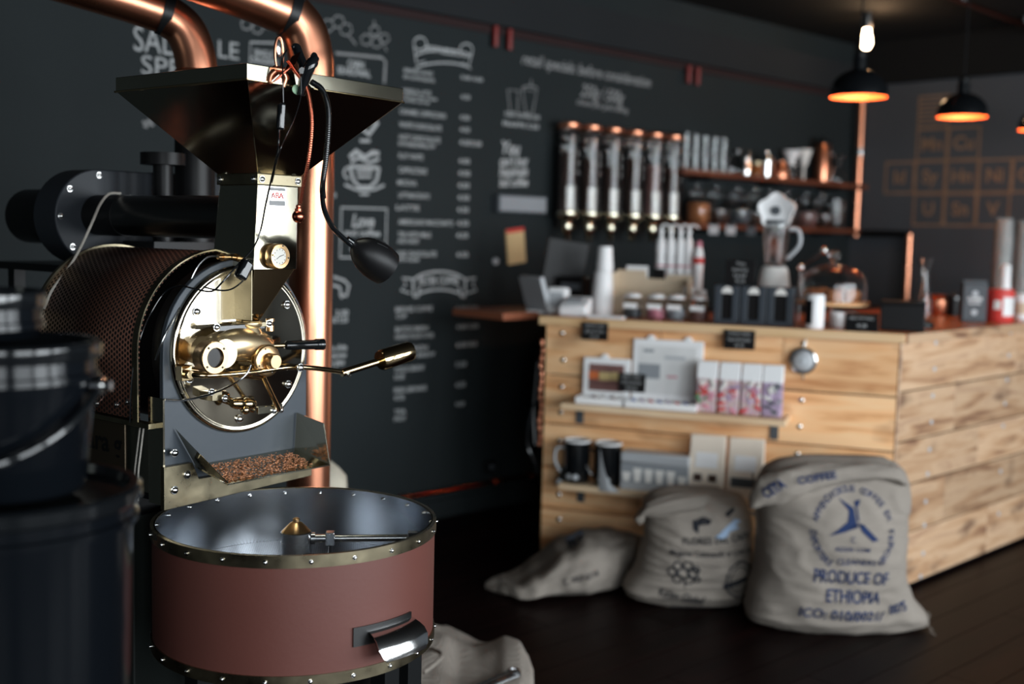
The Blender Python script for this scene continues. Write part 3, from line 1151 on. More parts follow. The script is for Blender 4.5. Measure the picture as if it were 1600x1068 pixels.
# arm direction: towards the right of the picture
d = Vector((.70, -.71, 0)).normalized()
zz = .781
mb = MB()
mb.rev(hc + d * .03 + Vector((0, 0, zz)), d, [(0, .012), (.008, .012), (.008, .0085), (.045, .0085), (.045, .0072), (.195, .0072), (.195, .0095), (.21, .0095), (.212, .005), (.222, .005)], 6 * 4)
am = mb.build('stirrer_arm', 'steel', hu, ang=40)
q = hc + d * .068 + Vector((0, 0, zz))
T = Matrix.Translation(q) @ Matrix.Rotation(atan2(d.y, d.x), 4, 'Z')
mb = MB().box(-.009, .009, -.011, .011, -.014, .014, T=T)
mb.build('arm_clamp', 'steel', am, smooth=False, bevel=.002)
mb = MB().tube([q + Vector((0, 0, -.01)), q + Vector((-.018 * d.y - .005, .018 * d.x, -.054))], .0028, 10)
mb.build('arm_strut', 'chrome', am)
q2 = hc + d * .235 + Vector((0, 0, zz))
T2 = Matrix.Translation(q2) @ Matrix.Rotation(atan2(d.y, d.x), 4, 'Z')
mb = MB().box(-.010, .010, -.008, .008, .006, .013, T=T2)
mb.box(-.012, .008, -.002, .002, -.055, -.008, T=T2)
mb.build('arm_blade', 'steel', am, smooth=False, bevel=.0008)
# discharge gate with folded handle
ga_ = radians(264.5)


def onbin(a, r, z):
    return TC + Vector((cos(a) * r, sin(a) * r, z))


mb = MB()
rings = []
for k in range(17):
    a = ga_ + (k / 16 - .5) * .50
    rings.append([onbin(a, TR + .001, .646), onbin(a, TR + .004, .646), onbin(a, TR + .004, .682), onbin(a, TR + .001, .682)])
mb.loft(rings)
gp = mb.build('discharge_gate', 'gun', ro, ang=40)
mb = MB()
prof = [(.004, .670), (.012, .668), (.022, .664), (.032, .658), (.040, .646), (.045, .630), (.046, .622)]
rings = []
for k in range(13):
    s_ = k / 12 - .5
    a = ga_ + .06 + s_ * .40
    r = []
    for j, (dr_, z) in enumerate(prof):
        cut = .0
        if j >= 5:
            cut = .10
        r.append(onbin(ga_ + .06 + s_ * .40 * (1 - (cut if j < 6 else .22)), TR + dr_, z))
    for j, (dr_, z) in reversed(list(enumerate(prof))):
        r.append(onbin(ga_ + .06 + s_ * .40 * (1 - (.10 if j == 5 else (.22 if j == 6 else 0))), TR + dr_ - .0012, z - .0012))
    rings.append(r)
mb.loft(rings)
mb.build('gate_handle', 'chrome', gp, ang=50)
# legs below the bin
mb = MB()
mb.lathe([(.10, .30), (.20, .59), (.20, .594), (0, .594)], TC, 40, True)
mb.build('bin_cone', 'gun', ro)
for a_ in (-60, 60, 180, 275):
    a = radians(a_)
    q = TC + Vector((cos(a) * .235, sin(a) * .235, 0))
    m_ = MB().box(q.x - .02, q.x + .02, q.y - .02, q.y + .02, 0, .594)
    m_.build('bin_leg', 'blackm', ro, smooth=False, bevel=.002)

# ================================================================== CLIP LAMPS ON THE HOPPER
# black gooseneck
yb = -.225
lp = thing('clip_lamp', 'black gooseneck clip lamp clamped to the hopper rim', 'lamp', at(RF, .11, -.212, 1.66), RF.rot, 'clip lamps')
LM = Matrix.Translation((-.11, .212, -1.66))


def lr(px, py, y):
    return LM @ Vector(RF.P(px, py, 1, y))


mb = MB()
T = Matrix.Rotation(.35, 4, 'Y')
a0 = lr(487, 128, -.225)
mb.tube(smoothpath([a0, lr(503, 140, -.23), lr(512, 165, -.235), lr(513, 200, -.235), lr(509, 250, -.232), lr(504, 290, -.225), lr(506, 325, -.215), lr(520, 355, -.205), lr(540, 375, -.2), lr(551, 384, -.2)], 8), .0052, 12)
# ribs
gn = mb.build('gooseneck', 'gloss', lp)
pth = smoothpath([a0, lr(503, 140, -.23), lr(512, 165, -.235), lr(513, 200, -.235), lr(509, 250, -.232), lr(504, 290, -.225), lr(505, 310, -.22)], 16)
mb = MB()
for i in range(0, len(pth) - 1):
    mb.torus(pth[i], pth[i + 1] - pth[i], .0052, .0009, 14, 5)
rr = mb.build('gooseneck_ribs', 'gloss', gn)
mb = MB()
# two clamp jaws + finger pads
mb.tube(smoothpath([lr(493, 90, -.245), lr(485, 102, -.245), lr(477, 120, -.235), lr(470, 148, -.222)]), lambda t: .0085 + .003 * sin(pi * t), 12)
mb.sphere(lr(491, 94, -.245), .0125, (.8, .45, 1.2), 18)
mb.build('clamp_jaw', 'gloss', lp, ang=40)
mb = MB()
mb.tube(smoothpath([lr(463, 74, -.175), lr(468, 88, -.185), lr(474, 104, -.195), lr(470, 125, -.2)]), .009, 12)
mb.sphere(lr(463, 74, -.175), .0115, (1, .5, .7), 18)
mb.build('clamp_jaw', 'gloss', lp, ang=40)
mb = MB().cyl(lr(472, 110, -.24), lr(474, 108, -.19), .006)
mb.build('clamp_spring', 'gun', lp)
# shade: an egg-shaped hood
s0, s1 = lr(553, 381, -.2), lr(601, 436, -.185)
axs = Vector(s1) - Vector(s0)
# profile along the axis from neck to mouth
tip = lr(549, 378, -.2)
mouth = lr(594, 411, -.205)
av = Vector(mouth) - Vector(tip)
av = av + Vector((.0, -.012, -.006))
mb = MB().rev(tip, av, [(0, .0065), (.06, .008), (.10, .0125), (.18, .0215), (.30, .0300), (.48, .0370), (.70, .0405), (.9, .0405), (1.06, .0385), (1.06, .0365), (.9, .0385), (.70, .0385), (.48, .035), (.30, .028), (.18, .0195), (.13, .005), (.13, 0)], 56, False)
sd_ = mb.build('lamp_shade', 'black', lp, ang=40)
mb = MB().rev(Vector(tip) - av * .12, av, [(0, .0065), (.2, .0075), (.22, .0105), (.34, .0105)], 24)
mb.build('shade_socket', 'gloss', lp)
mb = MB()
d = av.normalized()
sa = d.orthogonal().normalized()
for k in range(3):
    ang_ = radians(-40 + 30 * k)
    # cooling slots on the upper side
    upv = (Vector((0, -.5, 1)) - d * Vector((0, -.5, 1)).dot(d)).normalized()
    sv = d.cross(upv)
    r_ = upv * cos(ang_) + sv * sin(ang_)
    mb.tube([Vector(tip) + av * .42 + r_ * .0352, Vector(tip) + av * .55 + r_ * .0386, Vector(tip) + av * .68 + r_ * .0405], .0011, 6)
mb.build('vent_slot', 'blackm', sd_)

# red copper gooseneck with a small ball head
lc = thing('clip_lamp', 'red copper gooseneck clip lamp with small round head on the hopper', 'lamp', at(RF, .03, -.212, 1.66), RF.rot, 'clip lamps')
LM = Matrix.Translation((-.03, .212, -1.66))
mb = MB()
pts = [lr(450, 95, -.22), lr(462, 112, -.225), lr(478, 135, -.235), lr(485, 165, -.24), lr(487, 200, -.24), lr(482, 250, -.235), lr(474, 290, -.22), lr(469, 318, -.21)]
mb.tube(smoothpath(pts, 8), .0036, 10)
g2 = mb.build('gooseneck', 'red_copper', lc)
mb = MB()
pth = smoothpath(pts, 14)
for i in range(0, len(pth) - 1):
    mb.torus(pth[i], pth[i + 1] - pth[i], .0036, .0008, 12, 5)
mb.build('gooseneck_ribs', 'red_copper', g2)
mb = MB()
hd = Vector(lr(466, 338, -.21))
mb.sphere(hd, .0125, (1, 1, 1), 24)
mb.rev(hd + Vector((0, 0, .010)), (0, 0, 1), [(0, .007), (.005, .0075), (.006, .004), (.009, .0055), (.013, .004)], 20)
mb.build('lamp_head', 'red_copper', lc, ang=50)
A_, B_ = Vector(lr(464, 84, -.20)), Vector(lr(429, 128, -.222))
w_ = Vector((.011, 0, .006))
mb = MB().loft([[A_ - w_, A_ + w_, A_ + w_ + Vector((0, .003, 0)), A_ - w_ + Vector((0, .003, 0))],
                [(A_ + B_) / 2 - w_ * 1.2 + Vector((0, -.012, 0)), (A_ + B_) / 2 + w_ * 1.2 + Vector((0, -.012, 0)), (A_ + B_) / 2 + w_ * 1.2 + Vector((0, -.009, 0)), (A_ + B_) / 2 - w_ * 1.2 + Vector((0, -.009, 0))],
                [B_ - w_, B_ + w_, B_ + w_ + Vector((0, .003, 0)), B_ - w_ + Vector((0, .003, 0))]])
mb.build('clamp', 'red_copper', lc, bevel=.002)

# steel and copper spring clip
mc = thing('spring_clip', 'copper spring clip with clear pads standing on the hopper corner', 'clip', at(RF, -.04, -.212, 1.67), RF.rot)
LM = Matrix.Translation((.04, .212, -1.67))
mb = MB()
c = lr(436, 78, -.215)
ring = []
for sx in (-1, 1):
    pts = [c + Vector((sx * .004, 0, -.040)), c + Vector((sx * .009, 0, -.018)), c + Vector((sx * .0095, 0, .004)), c + Vector((sx * .005, 0, .020)), c + Vector((0, 0, .024))]
    mb.tube(smoothpath(pts), .0026, 10)
mb.tube(smoothpath([c + Vector((-.004, 0, -.035)), c + Vector((-.018, .002, -.048)), c + Vector((-.022, .002, -.062))]), .0045, 10)
mb.tube(smoothpath([c + Vector((.004, 0, -.035)), c + Vector((.016, .0, -.05)), c + Vector((.014, .004, -.066))]), .0045, 10)
mb.cyl(c + Vector((-.012, 0, -.036)), c + Vector((.012, 0, -.036)), .006)
mb.build('clip_body', 'copper', mc, ang=45)
mb = MB().sphere(c + Vector((0, 0, .004)), .009, (.8, .35, 1.9), 16)
mb.build('clip_pad', 'chrome', mc)
mb = MB().sphere(lr(464, 140, -.216), .012, (1, .25, .8), 20)
o = mb.build('round_sticker', mat('green white sticker', (.35, .55, .36), .5), hop)
o.parent = hop
for v in o.data.vertices:
    v.co = RF.M.inverted() @ (mc.matrix_basis @ v.co)

# cable with in-line switch
cb = thing('power_cable', 'thin black cable with in-line switch hanging down the hopper front', 'cable', at(RF, 0, -.22, 1.5), RF.rot)
LM = Matrix.Translation((0, .22, -1.5))
pts = [lr(448, 78, -.21), lr(442, 90, -.225), lr(442, 120, -.235), lr(443, 160, -.235)]
mb = MB().tube(smoothpath(pts), .0016, 8)
pts = [lr(436, 203, -.235), lr(434, 235, -.23), lr(424, 280, -.16), lr(415, 320, -.11), lr(407, 360, -.09), lr(395, 388, -.09), lr(370, 415, -.09), lr(348, 440, -.085), lr(330, 455, -.06), lr(300, 450, -.02), lr(280, 446, .02), lr(258, 456, .05), lr(238, 485, .06), lr(222, 520, .07), lr(211, 560, .07), lr(205, 610, .075), lr(203, 660, .08)]
mb.tube(smoothpath(pts), .0018, 8)
pts = [lr(470, 120, -.235), lr(470, 150, -.235), lr(460, 185, -.235), lr(446, 215, -.23), lr(436, 240, -.225), lr(425, 285, -.16)]
mb.tube(smoothpath(pts), .0012, 8)
pts = [lr(394, 420, -.095), lr(378, 440, -.09), lr(360, 452, -.088), lr(340, 453, -.085), lr(318, 448, -.05)]
mb.tube(smoothpath(pts), .0016, 8)
mb.build('cord', 'gloss', cb)
mb = MB()
c = lr(439, 182, -.238)
T = Matrix.Translation(c) @ Matrix.Rotation(.07, 4, 'Y')
mb.box(-.0075, .0075, -.006, .006, -.025, .025, T=T)
mb.build('inline_switch', 'gloss', cb, bevel=.004)
c = lr(381, 421, -.098)
T = Matrix.Translation(c) @ Matrix.Rotation(.55, 4, 'Y')
mb = MB().box(-.0125, .0125, -.010, .010, -.021, .021, T=T)
mb.build('rocker_switch', 'gloss', cb, bevel=.006)

# ================================================================== COPPER FLUE PIPES
def flue(label, Y, pix, zb, r, bands, base):
    fl = thing('flue_pipe', label, 'copper pipe', (base, Y, zb), 0, 'copper flue pipes')
    ox = Vector((base, Y, zb))
    pts = [WO.P(x, y, 1, Y - dy) - ox for x, y, dy in pix]
    low = Vector((base, Y, zb)) - ox
    mb = MB().tube([low, pts[0]], r, 40)
    mb.build('pipe_section', 'copper', fl, ang=40)
    n0, n1 = bands
    mb = MB().tube(smoothpath(pts[:n1 + 1], 6), r + .001, 40)
    mb.build('elbow', 'copper', fl, ang=40)
    mb = MB().torus(pts[1], pts[1] - pts[0], r + .001, .0035, 48, 8)
    mb.build('joint_bead', 'copper', fl)
    d = (pts[n1 + 1] - pts[n1]).normalized()
    mb = MB().tube([pts[n1] - d * .012, pts[n1] + d * .012], r + .004, 40)
    mb.build('rubber_sleeve', 'blackm', fl)
    mb = MB().tube([pts[n1]] + pts[n1 + 1:], r, 40)
    mb.build('pipe_section', 'copper', fl, ang=40)
    return fl


flue('thick vertical copper flue pipe just right of the roaster, bending left at the top', 2.95,
     [(487, 300, 0), (487, 125, 0), (484, 82, 0), (474, 48, .005), (453, 22, .02), (400, 0, .06), (250, -55, .16)], 0.0, .056, (0, 4), -.525)
flue('copper flue pipe entering at the upper left corner, bending down behind the hopper', 2.95,
     [(309, 160, 0), (308, 112, 0), (301, 74, 0), (286, 44, .005), (258, 22, .02), (200, 2, .06), (60, -40, .16)], 1.62, .050, (0, 4), -.815)
MB().rev((0, 0, -.32), (0, 0, 1), [(0, .05), (.335, .05), (.335, .056), (.35, .056)], 32).build('black_lower_section', 'black', bpy.data.objects['flue_pipe.001'])

# ================================================================== STACKED PAILS, LEFT FOREGROUND
def pail(name, label, cx, cy, z0, h, r0, r1, lid=True, handle=True, window=False, m='pail'):
    t_ = thing(name, label, 'bucket', (cx, cy, z0), 0, 'dark storage pails')
    mb = MB().lathe([(0, 0), (r0 * .96, 0), (r0, .006), (r1 * .985, h - .05), (r1 * 1.03, h - .048), (r1 * 1.03, h - .040), (r1, h - .038), (r1, h - .012)], (0, 0, 0), 72)
    mb.build('pail_body', m, t_, ang=30)
    mb = MB().lathe([(r1 * 1.045, h - .022), (r1 * 1.06, h - .018), (r1 * 1.06, h - .004), (r1 * 1.03, h), (r1 * .97, h), (r1 * .95, h - .012), (0, h - .010), (0, h - .022)], (0, 0, 0), 72, False)
    mb.build('lid', 'gloss', t_, ang=30)
    if handle:
        pts = []
        for k in range(25):
            a = pi * k / 24
            pts.append((cos(a) * r1 * 1.09, -sin(a) * r1 * 1.12, h - .055 - sin(a) * .085))
        mb = MB().tube(pts, .0055, 10)
        mb.build('handle', 'gloss', t_)
        for sx in (-1, 1):
            m_ = MB().rev((sx * r1 * 1.0, 0, h - .055), (sx, 0, 0), [(0, .013), (.014, .012), (.016, .006), (.024, .006)], 20)
            m_.build('handle_lug', 'chrome', t_)
    return t_


pail('storage_drum', 'large dark lidded pail, lowest of the stack at far left', -.652, 1.46, 0, 1.062, .138, .162, handle=False)
pail('storage_pail', 'dark pail with bail handle standing on the large left pail', -.640, 1.44, 1.0625, .190, .098, .112)
pail('storage_pail', 'small dark jar with flat lid, topmost of the left stack', -.685, 1.46, 1.2535, .06, .078, .082, handle=False)

# ================================================================== WRITING ON THE CHALKBOARD WALL
def onwall(a, b, off=.0015):
    return Vector((a, -off, b))


cbd = thing('chalk_menu', 'hand-chalked menu and drawings covering the dark wall behind the roaster', 'chalk menu', (WB.x, WB.y, 0), WB.rot)


def wallpx(px, py):
    p = WB.P(px, py, 1, 0)
    return p.x, p.z


def chalk_text(name, lines, m='chalk', bold=.02):
    for ln in lines:
        mb = MB()
        txt, px, py, hpx, wpx = ln[:5]
        x0, z0 = wallpx(px - wpx / 2, py)
        x1, z1 = wallpx(px + wpx / 2, py)
        _, zt = wallpx(px, py - hpx / 2)
        _, zb_ = wallpx(px, py + hpx / 2)
        slant = ln[5] if len(ln) > 5 else 0
        rot = ln[6] if len(ln) > 6 else 0
        cx, cz = wallpx(px, py)
        put_text(mb, txt, lambda a, b: onwall(cx + a, cz + b), (zt - zb_) / .72, width=abs(x1 - x0), bold=bold, slant=slant, rot=rot)
        mb.build(name, m, cbd, smooth=False)


chalk_text('heading_lettering', [('SAL', 240, 66, 40, 62), ('LE', 357, 80, 28, 32), ('SPE', 252, 106, 30, 62)], bold=.0)
items = [('ESPRESSO SHORT', 654, 113, 6, 46), ('OR LONG BLACK', 655, 123, 6, 50), ('VANILLA LATTE', 651, 144, 7, 44), ('with house made', 656, 152, 5, 54), ('vanilla syrup', 650, 158, 5, 42),
         ('CARAMEL CAPPUCCINO', 661, 178, 8, 72), ('WHITE CHOCOLATE', 657, 198, 8, 66), ('HOT CHOCOLATE', 656, 217, 8, 64), ('WITH MARSHMALLOW', 651, 227, 7, 58),
         ('FLAT WHITE', 642, 245, 8, 38), ('CAPPUCCINO', 645, 267, 9, 44), ('MOCHA', 636, 286, 8, 30), ('LATTE MACCHIATO', 647, 306, 8, 48), ('LATTE', 637, 325, 8, 36),
         ('AMERICANO MACCHIATO', 666, 348, 8, 86), ('TEA WITH MILK', 648, 367, 8, 52), ('AND HONEY', 638, 377, 7, 34), ('ICED CHOCOLATE', 651, 397, 8, 62), ('WITH CREAM', 637, 406, 6, 34)]
items2 = [('BREWED COFFEE', 647, 483, 8, 58), ('CUP', 627, 494, 7, 16), ('BATCH BREW', 644, 514, 8, 52), ('HAND POUR OVER', 648, 525, 7, 60), ('SYPHON', 650, 544, 8, 36), ('AERO BREW', 650, 555, 7, 60),
          ('COLD BREW', 640, 576, 8, 46), ('ICE', 624, 589, 7, 15), ('FRESH LEMONADE', 641, 608, 8, 50), ('ICE', 624, 621, 7, 15), ('TEA', 625, 643, 7, 18), ('POT', 625, 654, 7, 18)]
pr = [('3.00 4.00', 737, 123, 6, 34), ('4.50', 727, 152, 7, 14), ('4.50', 726, 184, 7, 15), ('4.50', 726, 203, 7, 15), ('4.50/5.00', 735, 224, 8, 34), ('4.00', 725, 252, 8, 17), ('4.00', 725, 271, 8, 18), ('4.50', 724, 290, 8, 18),
      ('4.50', 724, 309, 8, 18), ('4.50', 723, 328, 8, 18), ('4.50', 723, 349, 8, 18), ('4.50', 722, 368, 8, 18), ('4.50', 722, 398, 8, 18), ('3.50 5.00', 730, 482, 7, 34), ('4.00 5.50', 730, 510, 7, 34), ('6.00 8.0', 729, 538, 7, 32),
      ('5.00', 720, 569, 8, 16), ('4.50', 719, 601, 8, 15), ('4.00', 718, 631, 7, 14)]
chalk_text('menu_lettering', items)
chalk_text('menu_lettering', items2)
chalk_text('price_lettering', pr)
chalk_text('slogan_lettering', [('retail specials: before consideration', 922, 112, 17, 200, .25, -.015), ('250g / 500g', 942, 148, 20, 66, .3, -.03), ('choose your grind setting', 942, 166, 9, 80, .2, -.03)], 'chalk_dim', bold=.015)
chalk_text('left_column_lettering', [('2.00', 534, 489, 9, 20), ('3.00 5.50', 528, 500, 9, 30), ('ice drip', 527, 543, 9, 30), ('cold brew', 528, 555, 9, 26), ('by glass', 526, 566, 9, 24), ('2.0', 519, 305, 8, 12)], bold=.03)
chalk_text('cup_caption_lettering', [('ICED COFFEE 5.00', 816, 181, 7, 54), ('FRAPPE 5.50', 814, 196, 7, 56)], 'chalk')
chalk_text('quote_lettering', [('You', 797, 232, 20, 30, .2), ('can\'t buy', 803, 252, 16, 44, .2, .06), ('happiness', 803, 268, 16, 44, .2, .06), ('but coffee', 803, 285, 14, 44, .2, .06)], 'chalk', bold=.03)
chalk_text('frame_lettering', [('SINGLE', 412, 84, 10, 30), ('ORIGINS', 412, 96, 10, 44), ('CABIN', 556, 101, 11, 26), ('SEASONAL', 553, 113, 11, 52)], bold=.03)
chalk_text('board_lettering', [('Love', 568, 346, 20, 34, .2), ('and coffee', 566, 364, 10, 56), ('daily', 562, 388, 10, 30)], bold=.03)

# drawn frames, banners, cups and molecules
def chalk_lines(name, strokes, m='chalk'):
    mb = MB()
    for pts, w, closed in strokes:
        line2(mb, [wallpx(*p) for p in pts], w, lambda a, b: onwall(a, b, .002), closed=closed)
    return mb.build(name, m, cbd, smooth=False)


def arc(cx, cy, rx, ry, a0, a1, n=16):
    return [(cx + rx * cos(radians(a0 + (a1 - a0) * k / n)), cy + ry * sin(radians(a0 + (a1 - a0) * k / n))) for k in range(n + 1)]


def rrect(x0, y0, x1, y1):
    return [(x0, y0), (x1, y0 + (x1 - x0) * .03), (x1 - 2, y1), (x0 - 2, y1 - 1)]


chalk_lines('drawn_frame', [(rrect(533, 324, 604, 403), .010, True)])
chalk_lines('drawn_frame', [(rrect(391, 66, 468, 118), .008, True)])
chalk_lines('drawn_frame', [([(524, 83), (596, 90), (602, 96), (600, 130)], .012, False)], 'chalk_dim')
st = []
st.append((arc(692, 92, 46, 14, 200, 340), .008, False))
st.append((arc(692, 112, 46, 14, 200, 340), .008, False))
st += [(arc(656, 68, 10, 10, 0, 360), .007, False), (arc(728, 78, 10, 10, 0, 360), .007, False)]
st += [([(646, 68), (650, 98), (664, 96)], .007, False), ([(738, 80), (731, 105), (722, 98)], .007, False)]
chalk_lines('banner_drawing', st)
st = [(arc(686, 446, 44, 22, 200, 340), .010, False), (arc(686, 474, 44, 22, 205, 335), .010, False),
      ([(645, 438), (646, 462), (652, 464), (656, 448)], .012, False), ([(727, 438), (726, 462), (721, 464), (716, 448)], .012, False),
      ([(645, 436), (628, 434), (634, 444), (626, 453), (640, 458)], .009, False), ([(727, 436), (743, 434), (738, 444), (744, 453), (730, 458)], .009, False)]
chalk_lines('banner_drawing', st)
chalk_text('banner_lettering', [('FILTER COFFEE', 686, 439, 12, 62), ('ESPRESSO', 694, 80, 9, 56)], bold=.03)
st = [([(520, 432), (538, 438), (545, 446), (541, 462), (530, 460)], .012, False), ([(518, 445), (530, 448), (534, 466)], .012, False)]
chalk_lines('banner_drawing', st)
st = [([(546, 260), (552, 282), (562, 292), (578, 292), (588, 282), (592, 262)], .016, False), ([(546, 260), (592, 262)], .016, False),
      (arc(545, 270, 8, 9, 90, 270), .010, False), ([(538, 288), (556, 296), (584, 296), (600, 289)], .012, False),
      ([(546, 246), (556, 236), (570, 246), (582, 238), (592, 240)], .022, False), ([(548, 253), (560, 246), (576, 254), (592, 248)], .014, False),
      ([(556, 268), (582, 268)], .012, False), ([(558, 276), (580, 276)], .012, False), ([(562, 303), (576, 303)], .012, False),
      ([(560, 196), (576, 210), (590, 190)], .02, False), ([(562, 220), (578, 220)], .014, False)]
chalk_lines('cup_drawing', st)
st = []
for cx, cy, r in ((385, 38, 9), (402, 44, 9), (418, 36, 9), (512, 40, 10), (528, 34, 10), (540, 46, 10), (572, 62, 9), (588, 66, 9), (600, 60, 8), (585, 48, 8)):
    st.append(([(cx + r * cos(pi * k / 3 + .3), cy + r * sin(pi * k / 3 + .3)) for k in range(6)], .006, True))
st += [([(545, 56), (556, 70)], .006, False), ([(585, 40), (584, 32)], .006, False), ([(600, 72), (604, 80)], .006, False)]
chalk_lines('molecule_drawing', st, 'chalk_dim')
st = [([(793, 140), (797, 175), (808, 175), (810, 142)], .006, True), ([(816, 140), (821, 176), (832, 176), (838, 142)], .006, True), (arc(827, 140, 12, 6, 180, 360), .006, False), ([(829, 134), (830, 124)], .006, False)]
chalk_lines('cup_drawing', st, 'chalk_dim')
chalk_lines('splash_drawing', [([(232, 186), (228, 200)], .01, False), ([(222, 190), (240, 196)], .01, False), ([(224, 198), (238, 188)], .01, False)], 'chalk_dim')

# periodic-table tiles painted on the far right wall
pt = thing('painted_wall_tiles', 'tan painted grid of lettered squares like chemical symbols on right wall', 'wall painting', (BW.x, BW.y, 0), BW.rot)
S_ = .205
sqs = [(0, 0, ''), (0, 1, 'Mn'), (1, 1, 'Cu'), (-1, 2, 'Id'), (0, 2, 'Sy'), (1, 2, 'Hn'), (2, 2, 'Ni'), (3, 2, 'Cr'), (0, 3, 'U'), (1, 3, 'Sn'), (2, 3, 'V')]
for i, j, t_ in sqs:
    cx, cz = .575 + i * (S_ + .012), 2.265 - j * (S_ + .008)
    h = S_ / 2
    mb = MB()
    line2(mb, [(cx - h, cz - h), (cx + h, cz - h), (cx + h, cz + h), (cx - h, cz + h)], .02, lambda a, b: Vector((a, -.002, b)), closed=True)
    if t_:
        put_text(mb, t_, lambda a, b: Vector((cx + a, -.002, cz + b)), .12, bold=.03)
    else:
        for k in range(6):
            line2(mb, [(cx - h, cz - .07 + k * .028), (cx + h, cz - .07 + k * .028)], .012, lambda a, b: Vector((a, -.002, b)))
    mb.build('painted_tile', 'tan_ink', pt, smooth=False)

# ---- things fixed to the chalkboard wall
def wallthing(name, label, cat, px, py, off=0.0, group=None):
    x, z = wallpx(px, py)
    return thing(name, label, cat, at(WB, x, -off, z), WB.rot, group)


t_ = wallthing('menu_holder', 'grey shallow box mounted on chalkboard above the yellow note', 'box', 807, 319)
MB().box(-.17, .17, -.05, -.001, -.045, .045).build('holder_body', 'dgrey', t_, bevel=.004)
MB().box(-.16, .16, -.053, -.050, -.036, .036).build('front_panel', 'grey', t_, smooth=False)
t_ = wallthing('paper_note', 'buff paper note with red top edge, tilted on the chalkboard', 'note', 804, 384)
T = Matrix.Rotation(radians(8), 4, 'Y')
MB().box(-.062, .062, -.012, -.002, -.09, .09, T=Matrix.Rotation(radians(-7), 4, 'Y')).build('note_sheet', 'yellow', t_, smooth=False)
MB().box(-.062, .062, -.013, -.011, .07, .09, T=Matrix.Rotation(radians(-7), 4, 'Y')).build('red_edge', 'red', t_, smooth=False)
t_ = wallthing('wall_magnet', 'small pale round magnet on the chalkboard beside the buff note', 'magnet', 773, 408)
MB().rev((0, -.001, 0), (0, -1, 0), [(0, .018), (.012, .016)], 24).build('magnet_disc', 'lgrey', t_)
for i, (px, py, l) in enumerate(((768, 58, 'leftmost of the left pair'), (790, 63, 'right one of the left pair'), (1070, 117, 'left one of the right pair'), (1084, 120, 'rightmost of all four'))):
    t_ = wallthing('picture_light', 'small red tube fitting at the top of the chalkboard, ' + l, 'wall fitting', px, py, .03, 'red fittings along the board top')
    MB().rev((0, 0, -.05), (0, 0, 1), [(0, .012), (.01, .014), (.1, .014)], 20).build('tube_body', mat('red lacquer', (.20, .015, .012), .4), t_)
    MB().box(-.006, .006, 0, .03, .01, .03).build('bracket', 'blackm', t_, smooth=False)

# copper pipe run low along the wall
t_ = thing('water_pipe', 'thin copper pipe running low along the chalkboard wall', 'copper pipe', (WB.x, WB.y, 0), WB.rot)
MB().tube([(-3.2, -.045, .142), (1.6, -.045, .142)], .011, 12).build('pipe_run', 'red_copper', t_)
for x in (-.22, .37, .62, -.9, 1.1):
    MB().rev((x, -.045, .142), (1, 0, 0), [(0, .016), (.04, .016)], 16).build('pipe_fitting', 'copper', t_)
    MB().box(x + .012, x + .028, -.045, 0, .136, .148).build('pipe_clip', 'copper', t_, smooth=False)
t_ = thing('wall_socket', 'small dark socket on the wall just above the copper pipe', 'socket', at(WB, .36, 0, .21), WB.rot)
MB().box(-.03, .03, -.03, 0, -.02, .04).build('socket_body', 'blackm', t_, bevel=.004)
MB().rev((0, -.03, .01), (0, -1, 0), [(0, .016), (.01, .015)], 18).build('socket_face', 'dgrey', t_)

# cream cloth bundle behind the roaster
t_ = thing('cloth_bundle', 'cream cloth bundle slumped behind the copper flue pipe', 'cloth', (-.62, 3.75, 0), 0)
mb = MB()
rings = []
for k in range(24):
    t = k / 23
    z = .64 * t
    r = .145 * (1 - .45 * t) if t < .62 else (.055 + .02 * sin((t - .62) * 8))
    if t > .93:
        r *= (1 - t) / .07 * .8 + .2
    rings.append([Vector((cos(a) * r * (1 + .08 * sin(3 * a + t * 5)) + .02 * t, sin(a) * r, z)) for a in [2 * pi * q / 28 for q in range(28)]])
mb.loft(rings)
mb.build('cloth_body', 'cream', t_, ang=80)
MB().torus((.012, 0, .40), (0, 0, 1), .062, .006, 24, 8).build('tie_string', 'wire', t_)

# ================================================================== COUNTER
ct = thing('coffee_counter', 'pine plank counter with orange top, front and receding right side', 'counter', (CF.x, CF.y, 0), CF.rot)
LC = -1.455
RR = (CF.M.inverted() @ CR.M)          # counter-side frame inside the counter frame
mb = MB()
rows = [0.02, .215, .40, .585, .80, 1.018]
rng = random.Random(3)
cuts = [[-.9], [-1.02, -.3], [-.78], [-.47], [-.95, -.45]]
for i in range(5):
    xs = [LC] + [c for c in cuts[i] if c > LC] + [-.008]
    for a, b in zip(xs, xs[1:]):
        mb.box(a + .0015, b - .0015, 0, .022, rows[i] + .003, rows[i + 1] - .003)
mb.build('front_cladding', 'pine', ct, smooth=False, bevel=.0012, seg=1)
mb = MB()
cuts = [[.9, 2.0], [.45, 1.6, 2.5], [.75, 1.9], [.5, 1.35, 2.4], [1.1, 2.2]]
rows2 = [0.02, .24, .44, .62, .82, 1.018]
for i in range(5):
    xs = [.006] + cuts[i] + [3.1]
    for a, b in zip(xs, xs[1:]):
        mb.box(a + .0015, b - .0015, 0, .022, rows2[i] + .003, rows2[i + 1] - .003, T=RR)
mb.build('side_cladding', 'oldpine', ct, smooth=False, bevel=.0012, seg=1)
mb = MB()
mb.box(LC + .01, -.03, .024, .55, 0, 1.018)
mb.box(.03, 3.08, .024, .60, 0, 1.018, T=RR)
mb.build('carcass', 'black', ct, smooth=False)
MB().box(LC, LC + .02, .022, .56, .02, 1.018).build('end_cladding', 'pine', ct, smooth=False)
mb = MB()
mb.box(-.006, .006, .000, .016, .02, 1.018, T=Matrix.Rotation(radians(30), 4, 'Z'))
